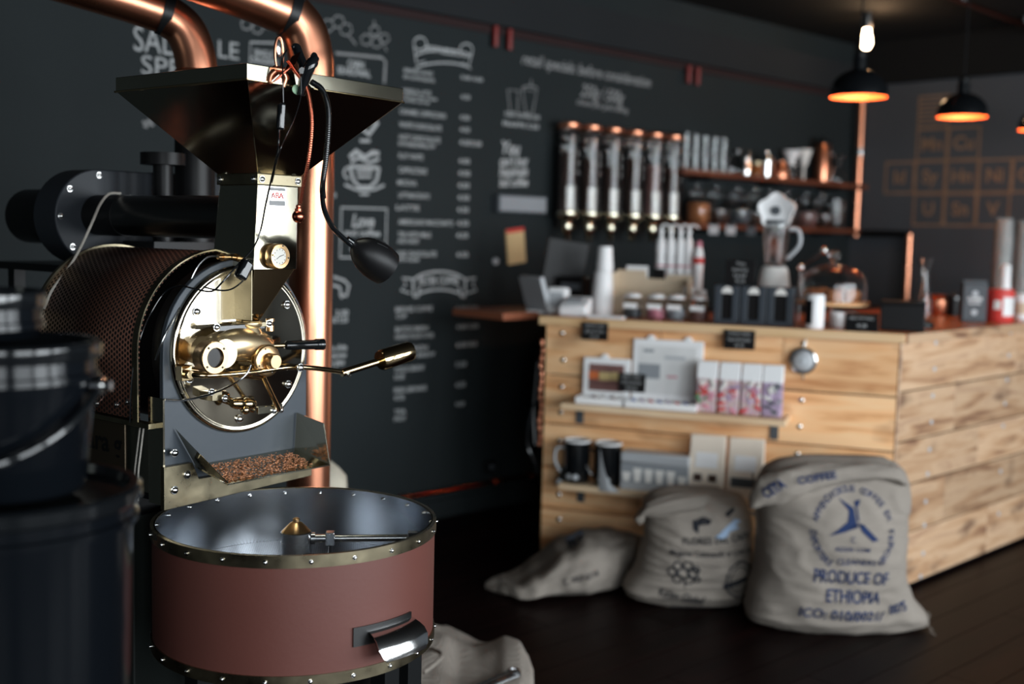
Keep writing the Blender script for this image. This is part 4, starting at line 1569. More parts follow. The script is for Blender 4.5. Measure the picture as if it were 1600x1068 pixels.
mb.build('corner_trim', 'oldpine', ct, smooth=False, bevel=.003)
# worktop: one slab with an obtuse corner
ins = RR @ Vector((0, 1, 0))
ex = Vector((1, 0, 0))


def topoly(dep_f, dep_r, lip):
    """outline of the top in the counter frame"""
    pin = RR @ Vector((3.12, -lip, 0))
    pout = RR @ Vector((3.12, dep_r, 0))
    # front corner and inner corner by intersection
    def isect(yf, yr):
        # line y=yf (front leg) with line (side frame y=yr)
        q = RR @ Vector((0, yr, 0))
        d = (RR @ Vector((1, yr, 0))) - q
        t = (yf - q.y) / d.y
        return q + d * t
    a = isect(-lip, -lip)
    b = isect(dep_f, dep_r)
    return [(LC - .02, -lip), (a.x, a.y), (pin.x, pin.y), (pout.x, pout.y), (b.x, b.y), (LC - .02, dep_f)]


def slab(mb, poly, z0, z1):
    n = len(poly)
    vs = [(x, y, z0) for x, y in poly] + [(x, y, z1) for x, y in poly]
    mb.add(vs, [tuple(range(n)), tuple(range(n, 2 * n))] + [(i, (i + 1) % n, (i + 1) % n + n, i + n) for i in range(n)])


mb = MB()
slab(mb, topoly(.75, .88, .020), 1.019, 1.050)
mb.build('worktop', 'topwood', ct, smooth=False, bevel=.002)
mb = MB()
mb.box(LC - .022, .012, -.034, -.0205, 1.016, 1.052)
mb.build('worktop_edge', 'edgewood', ct, smooth=False, bevel=.003)
mb = MB()
mb.box(-.012, 3.1, -.034, -.0205, 1.016, 1.052, T=RR)
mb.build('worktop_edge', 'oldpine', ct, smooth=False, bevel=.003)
# screw heads down both faces
fb = [(878, 520), (880, 562), (877, 604), (876, 644), (874, 688), (873, 772), (873, 811), (871, 849), (1256, 537), (1252, 625), (1249, 666), (1245, 709)]
for px, py in fb:
    p = CF.P(px, py, 1, 0)
    m_ = MB()
    m_.rev((p.x, 0.001, p.z), (0, -1, 0), [(0, .0105), (.003, .0105), (.006, .006), (.006, 0)], 16)
    m_.build('screw_head', 'chrome', ct)
sb = [(1462, 535), (1460, 576), (1457, 618), (1455, 659), (1452, 702), (1449, 740), (1446, 783), (1444, 820), (1442, 864), (1438, 900),
      (1579, 519), (1576, 555), (1573, 593), (1570, 630), (1567, 665), (1563, 736), (1560, 802)]
for px, py in sb:
    p = CR.P(px, py, 1, 0)
    q = RR @ Vector((p.x, .001, p.z))
    d = (RR @ Vector((0, -1, 0))) - (RR @ Vector((0, 0, 0)))
    m_ = MB()
    m_.rev(q, d, [(0, .0105), (.003, .0105), (.006, .006), (.006, 0)], 16)
    m_.build('screw_head', 'lgrey', ct)


def cfthing(name, label, cat, x, y, z, group=None, rot=0):
    return thing(name, label, cat, at(CF, x, y, z), CF.rot + rot, group)


def fx(px, y):
    return CF.P(px, 500, 1, y).x


# ---- two shelves on the counter front
def shelf(label, x0, x1, z, brackets):
    t_ = cfthing('display_shelf', label, 'shelf', (x0 + x1) / 2, -.001, z, 'pine shelves on the counter front')
    h = (x1 - x0) / 2
    MB().box(-h, h, -.160, -.001, -.026, 0).build('shelf_board', 'palewood', t_, smooth=False, bevel=.002)
    for bx in brackets:
        m_ = MB().box(bx - .017, bx + .017, -.006, 0, -.105, -.026)
        m_.box(bx - .017, bx + .017, -.11, 0, -.030, -.026)
        m_.build('shelf_bracket', 'dgrey', t_, smooth=False, bevel=.001)
    return t_


SZ1, SZ2 = .702, .362
shelf('upper pale pine shelf on counter front holding tins and candy packets', -1.33, -.41, SZ1, (-.42, .40))
shelf('lower pale pine shelf on counter front holding mugs and coffee bags', -1.33, -.50, SZ2, (-.36, .33))


def sign(name, label, x, y, z, w, h, tilt, words, fr=CF, tent=False, group='small black price signs'):
    t_ = thing(name, label, 'sign', at(fr, x, y, z), fr.rot, group)
    mb = MB()
    T = Matrix.Rotation(tilt, 4, 'X')
    mb.box(-w / 2, w / 2, -.003, .003, 0, h, T=T)
    if tent:
        mb.box(-w / 2, w / 2, -.003, .003, 0, h * .98, T=Matrix.Translation((0, .05, 0)) @ Matrix.Rotation(.5, 4, 'X'))
    b_ = mb.build('sign_board', 'black', t_, bevel=.001)
    mb = MB()
    n = len(words)
    for i, wd_ in enumerate(words):
        zz_ = h * (1 - (i + .65) / (n + .3))
        put_text(mb, wd_, lambda a, b: T @ Vector((a, -.0036, zz_ + b)), h / (n + 1.6), width=w * min(.72, .10 * len(wd_)), bold=0.0)
    mb.build('sign_lettering', 'chalk', t_, smooth=False)
    return t_


sign('price_sign', 'black price sign on the counter edge, leftmost one', -1.225, -.040, .963, .115, .075, 0, ['LEMON CAKE', 'gluten free', '5.0'])
sign('price_sign', 'black price sign on the counter edge above the candy packets', -.62, -.040, .958, .125, .078, 0, ['CHOC BAR', 'handmade', '4.5'])
sign('price_sign', 'black price sign leaning on the large white box on the upper shelf', -1.035, -.138, SZ1 + .066, .115, .075, -.08, ['GIFT SET', 'CHOCOLATES', '24.0'])

# strainer hanging on the front
t_ = cfthing('tea_strainer', 'round steel strainer hanging on a hook at counter front', 'strainer', -.368, -.012, .925)
MB().rev((0, 0, 0), (0, -1, 0), [(0, .050), (.004, .054), (.010, .054), (.012, .048), (.004, .044), (.002, 0)], 40).build('strainer_bowl', 'chrome', t_)
MB().rev((0, -.006, 0), (0, -1, 0), [(0, .042), (.02, .03), (.028, 0)], 32, False).build('strainer_mesh', 'lgrey', t_)
MB().tube([(0, -.004, .052), (.006, -.002, .085)], .004, 10).build('strainer_handle', 'chrome', t_)
MB().tube([(0, -.004, -.05), (.004, -.002, -.075)], .003, 10).build('strainer_hook', 'gun', t_)


# ---- upper shelf: white open boxes
def open_box(label, x, w, h, d, z, picture, ins_m, tabs):
    t_ = cfthing('gift_tin', label, 'box', x, -.075, z)
    mb = MB()
    mb.box(-w / 2, w / 2, -d / 2, d / 2, 0, .006)
    for a, b, c_, e_ in ((-w / 2, w / 2, -d / 2, -d / 2 + .005), (-w / 2, w / 2, d / 2 - .005, d / 2), (-w / 2, -w / 2 + .005, -d / 2, d / 2), (w / 2 - .005, w / 2, -d / 2, d / 2)):
        mb.box(a, b, c_, e_, 0, .028)
    mb.build('tin_base', 'white', t_, smooth=False, bevel=.002)
    rg = random.Random(int(w * 1000))
    k = 0
    nx = int(w / .035)
    for i in range(nx):
        for j in range(3):
            c_ = Vector((-w / 2 + .02 + i * (w - .04) / (nx - 1), -d / 2 + .022 + j * (d - .044) / 2, .018))
            m_ = MB().sphere(c_, .0145, (1, .9, .8), 12)
            m_.build('wrapped_sweet', ins_m[(i * 2 + j * 3) % len(ins_m)], t_)
    T = Matrix.Translation((0, d / 2 - .006, .02)) @ Matrix.Rotation(-.045, 4, 'X')
    mb = MB()
    f = .026
    mb.box(-w / 2, w / 2, -.010, .0, 0, h, T=T)
    for s_ in tabs:
        mb.rev(T @ Vector((s_ * w, -.005, h)), (0, -1, 0), [(-.005, .018), (.005, .018)], 20)
    ld = mb.build('tin_lid', 'white', t_, bevel=.004)
    mb = MB()
    mb.box(-w / 2 + f, w / 2 - f, -.0112, -.010, f, h - f, T=T)
    pc = mb.build('lid_picture', picture[0], ld, smooth=False)
    for (a, b, c_, e_, m2) in picture[1]:
        mb = MB().box(-w / 2 + f + a * (w - 2 * f), -w / 2 + f + b * (w - 2 * f), -.0122, -.0112, f + c_ * (h - 2 * f), f + e_ * (h - 2 * f), T=T)
        mb.build('picture_patch', m2, ld, smooth=False)
    return t_


M['plum'] = mat('plum picture', (.20, .10, .09), .4, 0, 12, .4)
M['orange'] = mat('orange print', (.62, .16, .05), .5)
M['paleyel'] = mat('pale yellow print', (.62, .48, .22), .5)
M['palegrey'] = mat('pale picture sheet', (.74, .74, .73), .35, noise_s=7, noise_a=.18)
M['blueprint'] = mat('blue wrapper', (.05, .10, .35), .4)
M['lilac'] = mat('lilac print', (.42, .32, .45), .6, noise_s=40, noise_a=.6)
m_ = mat('mixed sweets seen through film', (.6, .5, .5), .35)
_n = m_.node_tree.nodes
_v = _n.new('ShaderNodeTexVoronoi')
_v.inputs['Scale'].default_value = 55
_x = _n.new('ShaderNodeMix')
_x.data_type = 'RGBA'
_x.inputs['Factor'].default_value = .62
_x.inputs['B'].default_value = (.66, .40, .44, 1)
m_.node_tree.links.new(_v.outputs['Color'], _x.inputs['A'])
m_.node_tree.links.new(_x.outputs['Result'], _n['Principled BSDF'].inputs['Base Color'])
M['sweetmix'] = m_
M['green'] = mat('green print', (.10, .25, .12), .6)
open_box('smaller open white box with orange and yellow picture in its lid', -1.172, .205, .165, .12, SZ1 + .0005, ('plum', [(.0, .28, .42, .72, 'orange'), (.30, .62, .40, .70, 'paleyel'), (.64, .97, .42, .72, 'paleyel')]), ['offwhite', 'plum', 'white', 'offwhite'], (-.05,))
open_box('larger open white box with pale picture in its lid, beside the packets', -.915, .295, .255, .13, SZ1 + .0005, ('palegrey', [(.0, .38, .32, .62, 'grey'), (.08, .26, .86, .92, 'grey'), (.45, .8, .74, .8, 'lgrey'), (.50, .68, .36, .40, 'pink')]), ['white', 'red', 'offwhite', 'blueprint', 'white', 'lilac'], (-.25, .28))
# packets of sweets
cols = [('pink', 'green', 'red'), ('pink', 'lilac', 'red'), ('lilac', 'pink', 'red'), ('lilac', 'grey', 'dgrey')]
for i, (px0, px1) in enumerate(((1094, 1125), (1129, 1161), (1164, 1195), (1197, 1228))):
    x0, x1 = fx(px0, -.08), fx(px1, -.08)
    nm = ['leftmost, beside the large white box', 'second from the left', 'second from the right', 'rightmost, with a grey corner flap'][i]
    t_ = cfthing('candy_packet', 'clear packet of coloured wrapped sweets with white top label, ' + nm, 'packet', (x0 + x1) / 2, -.075, SZ1, 'sweet packets on the upper shelf')
    w = (x1 - x0) / 2
    rg = random.Random(i)
    mb = MB()
    rings = []
    for z, d, ww in ((0, .024, .94), (.01, .03, 1), (.06, .032, 1), (.13, .026, .98), (.195, .008, 1.0), (.205, .004, 1.0)):
        rings.append([Vector((-w * ww, -d, z)), Vector((w * ww, -d, z)), Vector((w * ww, d, z)), Vector((-w * ww, d, z))])
    mb.loft(rings)
    mb.build('packet_body', 'sweetmix' if i < 3 else 'lilac', t_, bevel=.006)
    for k in range(16):
        cx, cz = rg.uniform(-w * .8, w * .8), rg.uniform(.015, .125)
        m_ = MB().box(-.015, .015, -.003, .002, -.006, .006, T=Matrix.Translation((cx, -.031 - .001 * rg.random(), cz)) @ Matrix.Rotation(rg.uniform(-1.4, 1.4), 4, 'Y'))
        m_.build('wrapped_sweet', cols[i][k % 3] if k % 4 else 'offwhite', t_, bevel=.002)
    mb = MB()
    mb.loft([[Vector((-w * 1.02, -.026, .135)), Vector((w * 1.02, -.026, .135)), Vector((w * 1.02, .026, .135)), Vector((-w * 1.02, .026, .135))],
             [Vector((-w * 1.02, -.010, .205)), Vector((w * 1.02, -.010, .205)), Vector((w * 1.02, .010, .205)), Vector((-w * 1.02, .010, .205))]])
    mb.build('top_label', 'white', t_, bevel=.003)

# ---- lower shelf: two mugs, curled card, cups tin, two bags
def mug(label, x, flip):
    t_ = cfthing('enamel_mug', label, 'mug', x, -.08, SZ2, 'black mugs on the lower shelf')
    r, h = .056, .175
    MB().lathe([(0, 0), (r * .9, 0), (r * .97, .008), (r, h), (r - .004, h), (r * .93, .012), (0, .012)], (0, 0, 0), 40, False).build('mug_body', 'gloss', t_, ang=40)
    MB().torus((0, 0, h), (0, 0, 1), r - .002, .005, 40, 8).build('mug_rim', 'white', t_)
    MB().lathe([(0, h - .02), (r - .006, h - .02), (0, h - .019)], (0, 0, 0), 32, False).build('mug_inside', 'offwhite', t_)
    s_ = -1
    pts = [(s_ * (r - .003), -.01, h * .82), (s_ * (r + .03), -.015, h * .78), (s_ * (r + .036), -.018, h * .5), (s_ * (r + .012), -.012, h * .22), (s_ * (r - .004), -.01, h * .2)]
    MB().tube(smoothpath(pts), .006, 10).build('mug_handle', 'lgrey' if not flip else 'gloss', t_)
    for a in (-1.9, -1.35):
        m_ = MB()
        for k in range(12):
            pass
        q = [Vector((cos(a + da) * (r + .0012), sin(a + da) * (r + .0012), z)) for da, z in ((-.26, .028), (-.12, .018), (.12, .018), (.26, .028), (.12, .040), (-.12, .040))]
        m_.add(q, [(0, 1, 2, 3, 4, 5)])
        m_.build('printed_patch', 'lgrey', t_, smooth=False)
    return t_


mug('black mug with white rim, left one on the lower shelf', fx(908, -.08), False)
mug('black mug with white rim beside the grey tin, handle hidden', fx(957, -.08), True)
t_ = cfthing('paper_cone', 'curled pale grey card hanging over the lower shelf front', 'card', fx(952, -.15), -.155, SZ2 - .01)
mb = MB()
rings = []
for k in range(9):
    u = k / 8
    top = .155 * (1 - u) ** 1.6 + .02
    rings.append([Vector((-.02 + u * .095, -.006 - .012 * sin(pi * u), 0 if u > .1 else -.0)), Vector((-.02 + u * .06, -.004 - .010 * sin(pi * u), top)), Vector((-.02 + u * .06, -.002 - .010 * sin(pi * u), top)), Vector((-.02 + u * .095, -.003 - .012 * sin(pi * u), 0))])
mb.loft(rings)
mb.build('card_sheet', 'lgrey', t_, ang=60)
t_ = cfthing('black_pouch', 'black strap pouch leaning at the left end of lower shelf', 'pouch', -1.335, -.075, SZ2 - .02)
T = Matrix.Rotation(.42, 4, 'Y')
MB().box(-.03, .03, -.03, .03, -.01, .17, T=T).build('pouch_body', 'gloss', t_, bevel=.01)
MB().box(-.022, .022, -.033, -.03, -.004, .022, T=T).build('pouch_tag', 'lgrey', t_, smooth=False)
# tin with cups
x0, x1 = fx(981, -.09), fx(1088, -.09)
w = (x1 - x0) / 2
t_ = cfthing('long_tin', 'long grey tin with row of pale cup pictures, between mugs and kraft bags', 'tin', (x0 + x1) / 2, -.085, SZ2)
MB().box(-w, w, -.045, .045, 0, .11).build('tin_body', 'grey', t_, bevel=.003)
MB().box(-w - .002, w + .002, -.048, .048, .11, .155).build('tin_lid', 'lgrey', t_, bevel=.008)
MB().box(-w + .003, w - .003, -.0465, -.045, .0, .028).build('base_stripe', 'lgrey', t_, smooth=False)
for k in range(6):
    cx = -w + .026 + k * (2 * w - .052) / 5
    hh = .05 if k in (1, 2, 3, 4) else .032
    m_ = MB()
    m_.prism([(cx - .012, .034), (cx + .012, .034), (cx + .017, .034 + hh), (cx - .017, .034 + hh)], -.0465, -.0452)
    m_.prism([(cx - .019, .034 + hh), (cx + .019, .034 + hh), (cx + .016, .040 + hh), (cx - .016, .040 + hh)], -.0465, -.0452)
    m_.build('cup_print', 'offwhite', t_, smooth=False)
for i, (px0, px1) in enumerate(((1087, 1143), (1148, 1204))):
    x0, x1 = fx(px0, -.08), fx(px1, -.08)
    w = (x1 - x0) / 2
    t_ = cfthing('kraft_coffee_bag', ['kraft coffee bag with white label and brown patches, left of two', 'kraft coffee bag with white label and dark window, right of two'][i], 'coffee bag', (x0 + x1) / 2, -.08, SZ2, 'kraft bags on the lower shelf')
    mb = MB()
    rings = []
    for z, d, ww in ((0, .034, .96), (.015, .038, 1), (.08, .038, 1), (.16, .024, .99), (.215, .007, 1.0), (.245, .004, 1.0)):
        rings.append([Vector((-w * ww, -d, z)), Vector((w * ww, -d, z)), Vector((w * ww, d, z)), Vector((-w * ww, d, z))])
    mb.loft(rings)
    mb.build('bag_body', 'pkraft', t_, bevel=.005)

    def yb_(z):
        P_ = [(0, .034), (.015, .038), (.08, .038), (.16, .024), (.215, .007), (.245, .004)]
        for (a, b), (c_, e_) in zip(P_, P_[1:]):
            if a <= z <= c_:
                return -(b + (e_ - b) * (z - a) / (c_ - a)) - .0012
        return -.04

    def patch(nm, a0, a1, z0, z1, m2):
        zs = [z0 + (z1 - z0) * q / 4 for q in range(5)]
        m_ = MB()
        m_.add([Vector((a0, yb_(z), z)) for z in zs] + [Vector((a1, yb_(z), z)) for z in zs], [(q, q + 1, q + 6, q + 5) for q in range(4)])
        m_.build(nm, m2, t_, smooth=False)
    patch('white_label', -w * .62, w * .62, .115, .175, 'white')
    if i == 0:
        patch('bean_window', -w * .68, -w * .22, .060, .090, 'beans')
        patch('bean_window', w * .15, w * .62, .060, .090, 'beans')
    else:
        patch('bean_window', -w * .75, w * .75, .050, .088, 'dgrey')

# copper garland at the left end of the counter
t_ = cfthing('copper_string', 'string of small copper tubes hanging at the counter left end', 'garland', LC - .022, .02, .95)
for k in range(14):
    z = -.03 - k * .034
    m_ = MB().rev((.004 * sin(k * 1.7), 0, z), (.05 * sin(k), 0, 1), [(0, .006), (.004, .0095), (.024, .0095), (.028, .006)], 14)
    m_.build('copper_bead', 'copper', t_)
MB().tube([(0, 0, 0), (0, 0, -.53)], .002, 6).build('string', 'black', t_)
t_ = cfthing('cable_loop', 'black cable looping down beside the counter left end', 'cable', LC - .05, .02, .6)
MB().tube(smoothpath([(.02, 0, .25), (.0, .02, .1), (-.03, .02, -.03), (-.035, .03, -.13), (.0, .03, -.2), (.015, .02, -.25)]), .008, 8).build('cord', 'gloss', t_)
MB().tube(smoothpath([(.01, 0, .25), (-.01, .02, .05), (.0, .02, -.12)]), .006, 8).build('cord', 'gun', t_)
# ================================================================== COFFEE SACKS
def xat(px, z, Y):
    """world x whose view falls in column px, at height z on the plane y = Y"""
    x = (px - 800) / FPX * Y
    for _ in range(5):
        v = Vector((x, Y, z - CAMZ))
        w = v.dot(_fw)
        cur = 800 + FPX * v.dot(_rt) / w
        x += (px - cur) / FPX * w
    return x


def interp(tab, t):
    for a, b in zip(tab, tab[1:]):
        if a[0] <= t <= b[0]:
            f = (t - a[0]) / (b[0] - a[0])
            f = f * f * (3 - 2 * f) * .5 + f * .5
            return [p + (q - p) * f for p, q in zip(a[1:], b[1:])]
    return list(tab[-1][1:]) if t > tab[-1][0] else list(tab[0][1:])


class Sack:
    """rows: (z, x_left, x_right, half_depth); standing sack, broad side to -y"""
    def __init__(s, rows, yc, seed=1, wr=.006, n=2.5, lean=0.0):
        s.rows, s.yc, s.seed, s.wr, s.n, s.lean = rows, yc, seed, wr, n, lean

    def wrinkle(s, x, z):
        v = Vector((x * 3.2 + s.seed * 9, z * 6.0 + x * 2, s.seed))
        w = Vector((x * 8 + s.seed * 3 + z * 6, z * 20.0, s.seed + 5))
        u = Vector((x * 16 - z * 9, z * 34.0, s.seed + 11))
        rdg = 1 - abs(noise.noise(w)) * 2
        return s.wr * (noise.noise(v) * 2.4 - rdg * rdg * .9 + noise.noise(u) * .35)

    def pt(s, z, a):
        xl, xr, d = interp(s.rows, z)
        cx, w = (xl + xr) / 2, (xr - xl) / 2
        w *= 1 + .035 * noise.noise(Vector((math.copysign(3, cos(a)), z * 11, s.seed)))
        c_, si = cos(a), sin(a)
        e = 2 / s.n
        x = cx + w * math.copysign(abs(c_) ** e, c_)
        y = d * math.copysign(abs(si) ** (e * .95), si)
        wr = s.wrinkle(x, z)
        return Vector((x, s.yc + s.lean * z + y * (1 + 0 * wr) + (wr if y < 0 else -wr) * min(1, abs(y) * 18), z))

    def front(s, x, z, off=.003):
        xl, xr, d = interp(s.rows, z)
        cx, w = (xl + xr) / 2, (xr - xl) / 2
        t = max(-.999, min(.999, (x - cx) / w))
        y = -d * (1 - abs(t) ** s.n) ** (.95 / s.n)
        wr = s.wrinkle(x, z)
        return Vector((x, s.yc + s.lean * z + y + wr * min(1, abs(y) * 18) - off, z))

    def build(s, name, m, parent, org, nz=70, na=96):
        z0, z1 = s.rows[0][0], s.rows[-1][0]
        rings = []
        for i in range(nz + 1):
            z = z0 + (z1 - z0) * i / nz
            rings.append([s.pt(z, 2 * pi * k / na) - org for k in range(na)])
        mb = MB().loft(rings)
        return mb.build(name, m, parent, ang=80)


def fine(o, ln=.012):
    bm = bmesh.new()
    bm.from_mesh(o.data)
    for _ in range(2):
        es = [e for e in bm.edges if e.calc_length() > ln]
        if not es:
            break
        bmesh.ops.subdivide_edges(bm, edges=es, cuts=1, use_grid_fill=False)
        bmesh.ops.triangulate(bm, faces=bm.faces)
    bm.to_mesh(o.data)
    bm.free()


def sack_print(sk, org, jobs, name, m, parent, off=.003, bold=.01):
    """jobs: (text, px, py, height px, width px, rotation) printed on the front of the cloth"""
    for j in jobs:
        flat = MB()
        txt, px, py, hp, wp = j[:5]
        rot = j[5] if len(j) > 5 else 0
        q = WO.P(px, py, 1, sk.yc - .16)
        sc_ = (sk.yc - .16) / FPX
        put_text(flat, txt, lambda a, b: Vector((q.x + a, 0, q.z + b)), hp * sc_ / .72, width=wp * sc_, bold=bold, rot=rot)
        finish_print(flat, sk, org, name, m, parent, off)


def finish_print(flat, sk, org, name, m, parent, off=.003):
    me = bpy.data.meshes.new(name)
    me.from_pydata([tuple(v) for v in flat.v], [], flat.f)
    me.materials.append(M[m])
    o = bpy.data.objects.new(name, me)
    COL.objects.link(o)
    fine(o)
    for v in o.data.vertices:
        v.co = sk.front(v.co.x, v.co.z, off) - org
    o.parent = parent
    return o


def zat(py, Y, px=1100):
    return max(0.0, WO.P(px, py, 1, Y).z)


def rows_from(tab, Y, zbase_py):
    """tab of (py, xl, xr, depth) top to bottom -> rows bottom to top with z measured from the floor"""
    zb = WO.P(1100, zbase_py, 1, Y).z
    out = []
    for py, xl, xr, d in tab:
        z = WO.P((xl + xr) / 2, py, 1, Y).z
        out.append([z, xl, xr, d])
    out.sort()
    lo, hi = out[0][0], out[-1][0]
    res = []
    for z, xl, xr, d in out:
        zz = (z - lo) / (hi - lo) * hi
        res.append((zz, xat(xl, zz, Y), xat(xr, zz, Y), d))
    return res


# right, big sack
Y3 = 4.13
r3 = rows_from([(999, 1205, 1440, .10), (990, 1176, 1466, .13), (975, 1174, 1462, .165), (945, 1182, 1440, .19), (905, 1192, 1424, .195), (850, 1197, 1430, .19), (800, 1194, 1437, .17),
                (765, 1196, 1436, .14), (745, 1205, 1431, .11), (732, 1222, 1420, .08), (722, 1262, 1398, .03)], Y3 - .12, 999)
s3 = thing('burlap_sack', 'largest burlap coffee sack with blue country stencil, standing rightmost at the counter corner', 'sack', (1.25, Y3, 0), 0, 'burlap coffee sacks')
o3 = Vector((1.25, Y3, 0))
SK3 = Sack(r3, Y3, 2, .013, 2.6)
SK3.build('sack_body', 'burlap', s3, o3)
sack_print(SK3, o3, [('PRODUCE OF', 1326, 898, 21, 121, -.05), ('ETHIOPIA', 1330, 929, 21, 90, -.07), ('ICO: 010/0021/', 1314, 958, 17, 138, -.06), ('0075', 1404, 951, 17, 30, .22)], 'stencil_lettering', 'navy', s3, bold=.02)
sack_print(SK3, o3, [('ADDIS COM', 1326, 853, 7, 56, -.03), ('C', 1327, 838, 9, 7), ('• CLEANERS •', 1332, 873, 10, 80, -.02)], 'stencil_lettering', 'navy', s3, bold=.01)


def ring_text(txt, cx, cy, rx, ry, a0, a1, h, sk, org, parent, inward=False, m='navy'):
    flat = MB()
    sc_ = (sk.yc - .16) / FPX
    n = len(txt)
    for i, ch_ in enumerate(txt):
        if ch_ == ' ':
            continue
        a = radians(a0 + (a1 - a0) * (i + .5) / n)
        px, py = cx + rx * cos(a), cy - ry * sin(a)
        q = WO.P(px, py, 1, sk.yc - .16)
        rot = a - pi / 2 if not inward else a + pi / 2
        put_text(flat, ch_, lambda a_, b_: Vector((q.x + a_, 0, q.z + b_)), h * sc_ / .72, rot=rot, bold=.01)
    return finish_print(flat, sk, org, 'ring_lettering', m, parent)


ring_text('APPENDICEOUS COFFEE EX', 1331, 826, 62, 60, 165, 12, 10, SK3, o3, s3)
ring_text('EXPORTERS', 1331, 826, 64, 62, 178, 235, 10, SK3, o3, s3, True)
ring_text('GROWERS', 1331, 826, 64, 62, 305, 360, 10, SK3, o3, s3, True)


def poly_print(polys, sk, org, name, m, parent):
    flat = MB()
    for pl_ in polys:
        vs = [WO.P(px, py, 1, sk.yc - .16) for px, py in pl_]
        flat.add([Vector((v.x, 0, v.z)) for v in vs], [tuple(range(len(vs)))])
    return finish_print(flat, sk, org, name, m, parent)


# runner-like emblem of two crossed figures
poly_print([[(1311, 778), (1334, 793), (1336, 815), (1322, 813), (1325, 796)], [(1337, 784), (1346, 781), (1344, 789), (1340, 792), (1341, 812), (1338, 812)],
            [(1322, 813), (1336, 815), (1337, 820), (1315, 826), (1290, 832), (1305, 822)], [(1337, 814), (1347, 817), (1370, 841), (1359, 842), (1344, 828)]], SK3, o3, 'stencil_emblem', 'navy', s3)
# folded-over mouth at the top left
mb = MB()
cs = [(1172, 782, .026, .016), (1182, 772, .050, .028), (1204, 762, .066, .040), (1240, 754, .062, .042), (1285, 744, .046, .036), (1330, 738, .034, .030), (1372, 736, .030, .030), (1400, 741, .030, .026), (1416, 752, .016, .012)]
rings = []
for i, (px, py, rz, ry) in enumerate(cs):
    pass
ctrl = smoothpath([(c_[0], c_[1], 0) for c_ in cs], 6)
rad = smoothpath([(c_[2], c_[3], 0) for c_ in cs], 6)
for i, (c_, r_) in enumerate(zip(ctrl, rad)):
    Yf = Y3 - .125 + .03 * abs(i / len(ctrl) - .4)
    q = WO.P(c_.x, c_.y, 1, Yf)
    ring = []
    for k in range(32):
        a = 2 * pi * k / 32
        wv = 1 + .22 * noise.noise(Vector((i * .16, cos(a) * 1.5, sin(a) * 1.5))) + .10 * noise.noise(Vector((i * .5, cos(a) * 3, sin(a) * 3)))
        ring.append(q + Vector((0, cos(a) * r_.y * 1.3 * wv, sin(a) * r_.x * .95 * wv)) - o3)
    rings.append(ring)
mb.loft(rings)
fl3 = mb.build('folded_mouth', 'burlap', s3, ang=80)


def fold_text(txt, px, py, hp, wp, rot, bold=.04):
    mb = MB()
    Yf = Y3 - .125 - .052
    q = WO.P(px, py, 1, Yf)
    sc_ = Yf / FPX

    def fn(a, b):
        # lie on the front of the roll
        p_ = q + Vector((a, 0, b))
        best = min(range(len(ctrl)), key=lambda i: abs(WO.P(ctrl[i].x, ctrl[i].y, 1, Y3 - .12).x - p_.x))
        cq = WO.P(ctrl[best].x, ctrl[best].y, 1, Y3 - .125)
        rz_, ry_ = rad[best].x * .95, rad[best].y * 1.3
        t = max(-.97, min(.97, (p_.z - cq.z) / rz_))
        return Vector((p_.x, Y3 - .125 + .03 * abs(best / len(ctrl) - .4) - ry_ * 1.12 * sqrt(1 - t * t) - .010, p_.z)) - o3
    put_text(mb, txt, fn, hp * sc_ / .72, width=wp * sc_, bold=bold, rot=rot)
    mb.build('stencil_lettering', 'navy', s3, smooth=False)


fold_text('CETA', 1209, 763, 15, 38, .62)
fold_text('COFFEE', 1276, 746, 11, 64, .17, .03)
# bottom corner threads
MB().tube(smoothpath([WO.P(1452, 985, 1, 4.05) - o3, WO.P(1470, 996, 1, 4.02) - o3, WO.P(1497, 998, 1, 4.0) - o3]), .0018, 6).build('loose_thread', 'burlap', s3)
MB().tube(smoothpath([WO.P(1440, 955, 1, 4.08) - o3, WO.P(1452, 958, 1, 4.06) - o3, WO.P(1450, 975, 1, 4.05) - o3, WO.P(1458, 985, 1, 4.04) - o3]), .0015, 6).build('loose_thread', 'burlap', s3)

# middle sack
Y2 = 4.37
r2 = rows_from([(971, 1010, 1160, .09), (963, 984, 1187, .12), (948, 979, 1188, .15), (905, 1000, 1185, .175), (860, 1012, 1184, .175), (825, 1014, 1182, .16), (800, 1010, 1178, .13), (782, 1022, 1168, .09), (771, 1050, 1130, .03)], Y2 - .12, 971)
s2 = thing('burlap_sack', 'tied burlap sack with black stencils and pale blue bird, standing in the middle', 'sack', (.66, Y2, 0), 0, 'burlap coffee sacks')
o2 = Vector((.66, Y2, 0))
SK2 = Sack(r2, Y2, 5, .014, 2.5)
SK2.build('sack_body', 'burlap', s2, o2)
sack_print(SK2, o2, [('FLORES DEL CAFE', 1120, 842, 11, 110, .06)], 'stencil_lettering', 'ink', s2, bold=.02)
sack_print(SK2, o2, [('Mujeres Cultivando el Cafe de', 1112, 862, 9, 134, .02), ('Kidev Global', 1066, 933, 14, 72, -.17), ('Grown and produced in the high mountains', 1112, 957, 8, 124, -.03)], 'stencil_lettering', 'ink', s2, bold=.015)
line_flat = MB()
for k in range(1):
    a, b = WO.P(1031, 937, 1, Y2 - .16), WO.P(1102, 947, 1, Y2 - .16)
    line_flat.add([Vector((a.x, 0, a.z)), Vector((b.x, 0, b.z)), Vector((b.x, 0, b.z - .004)), Vector((a.x, 0, a.z - .004))], [(0, 1, 2, 3)])
finish_print(line_flat, SK2, o2, 'stencil_line', 'ink', s2)


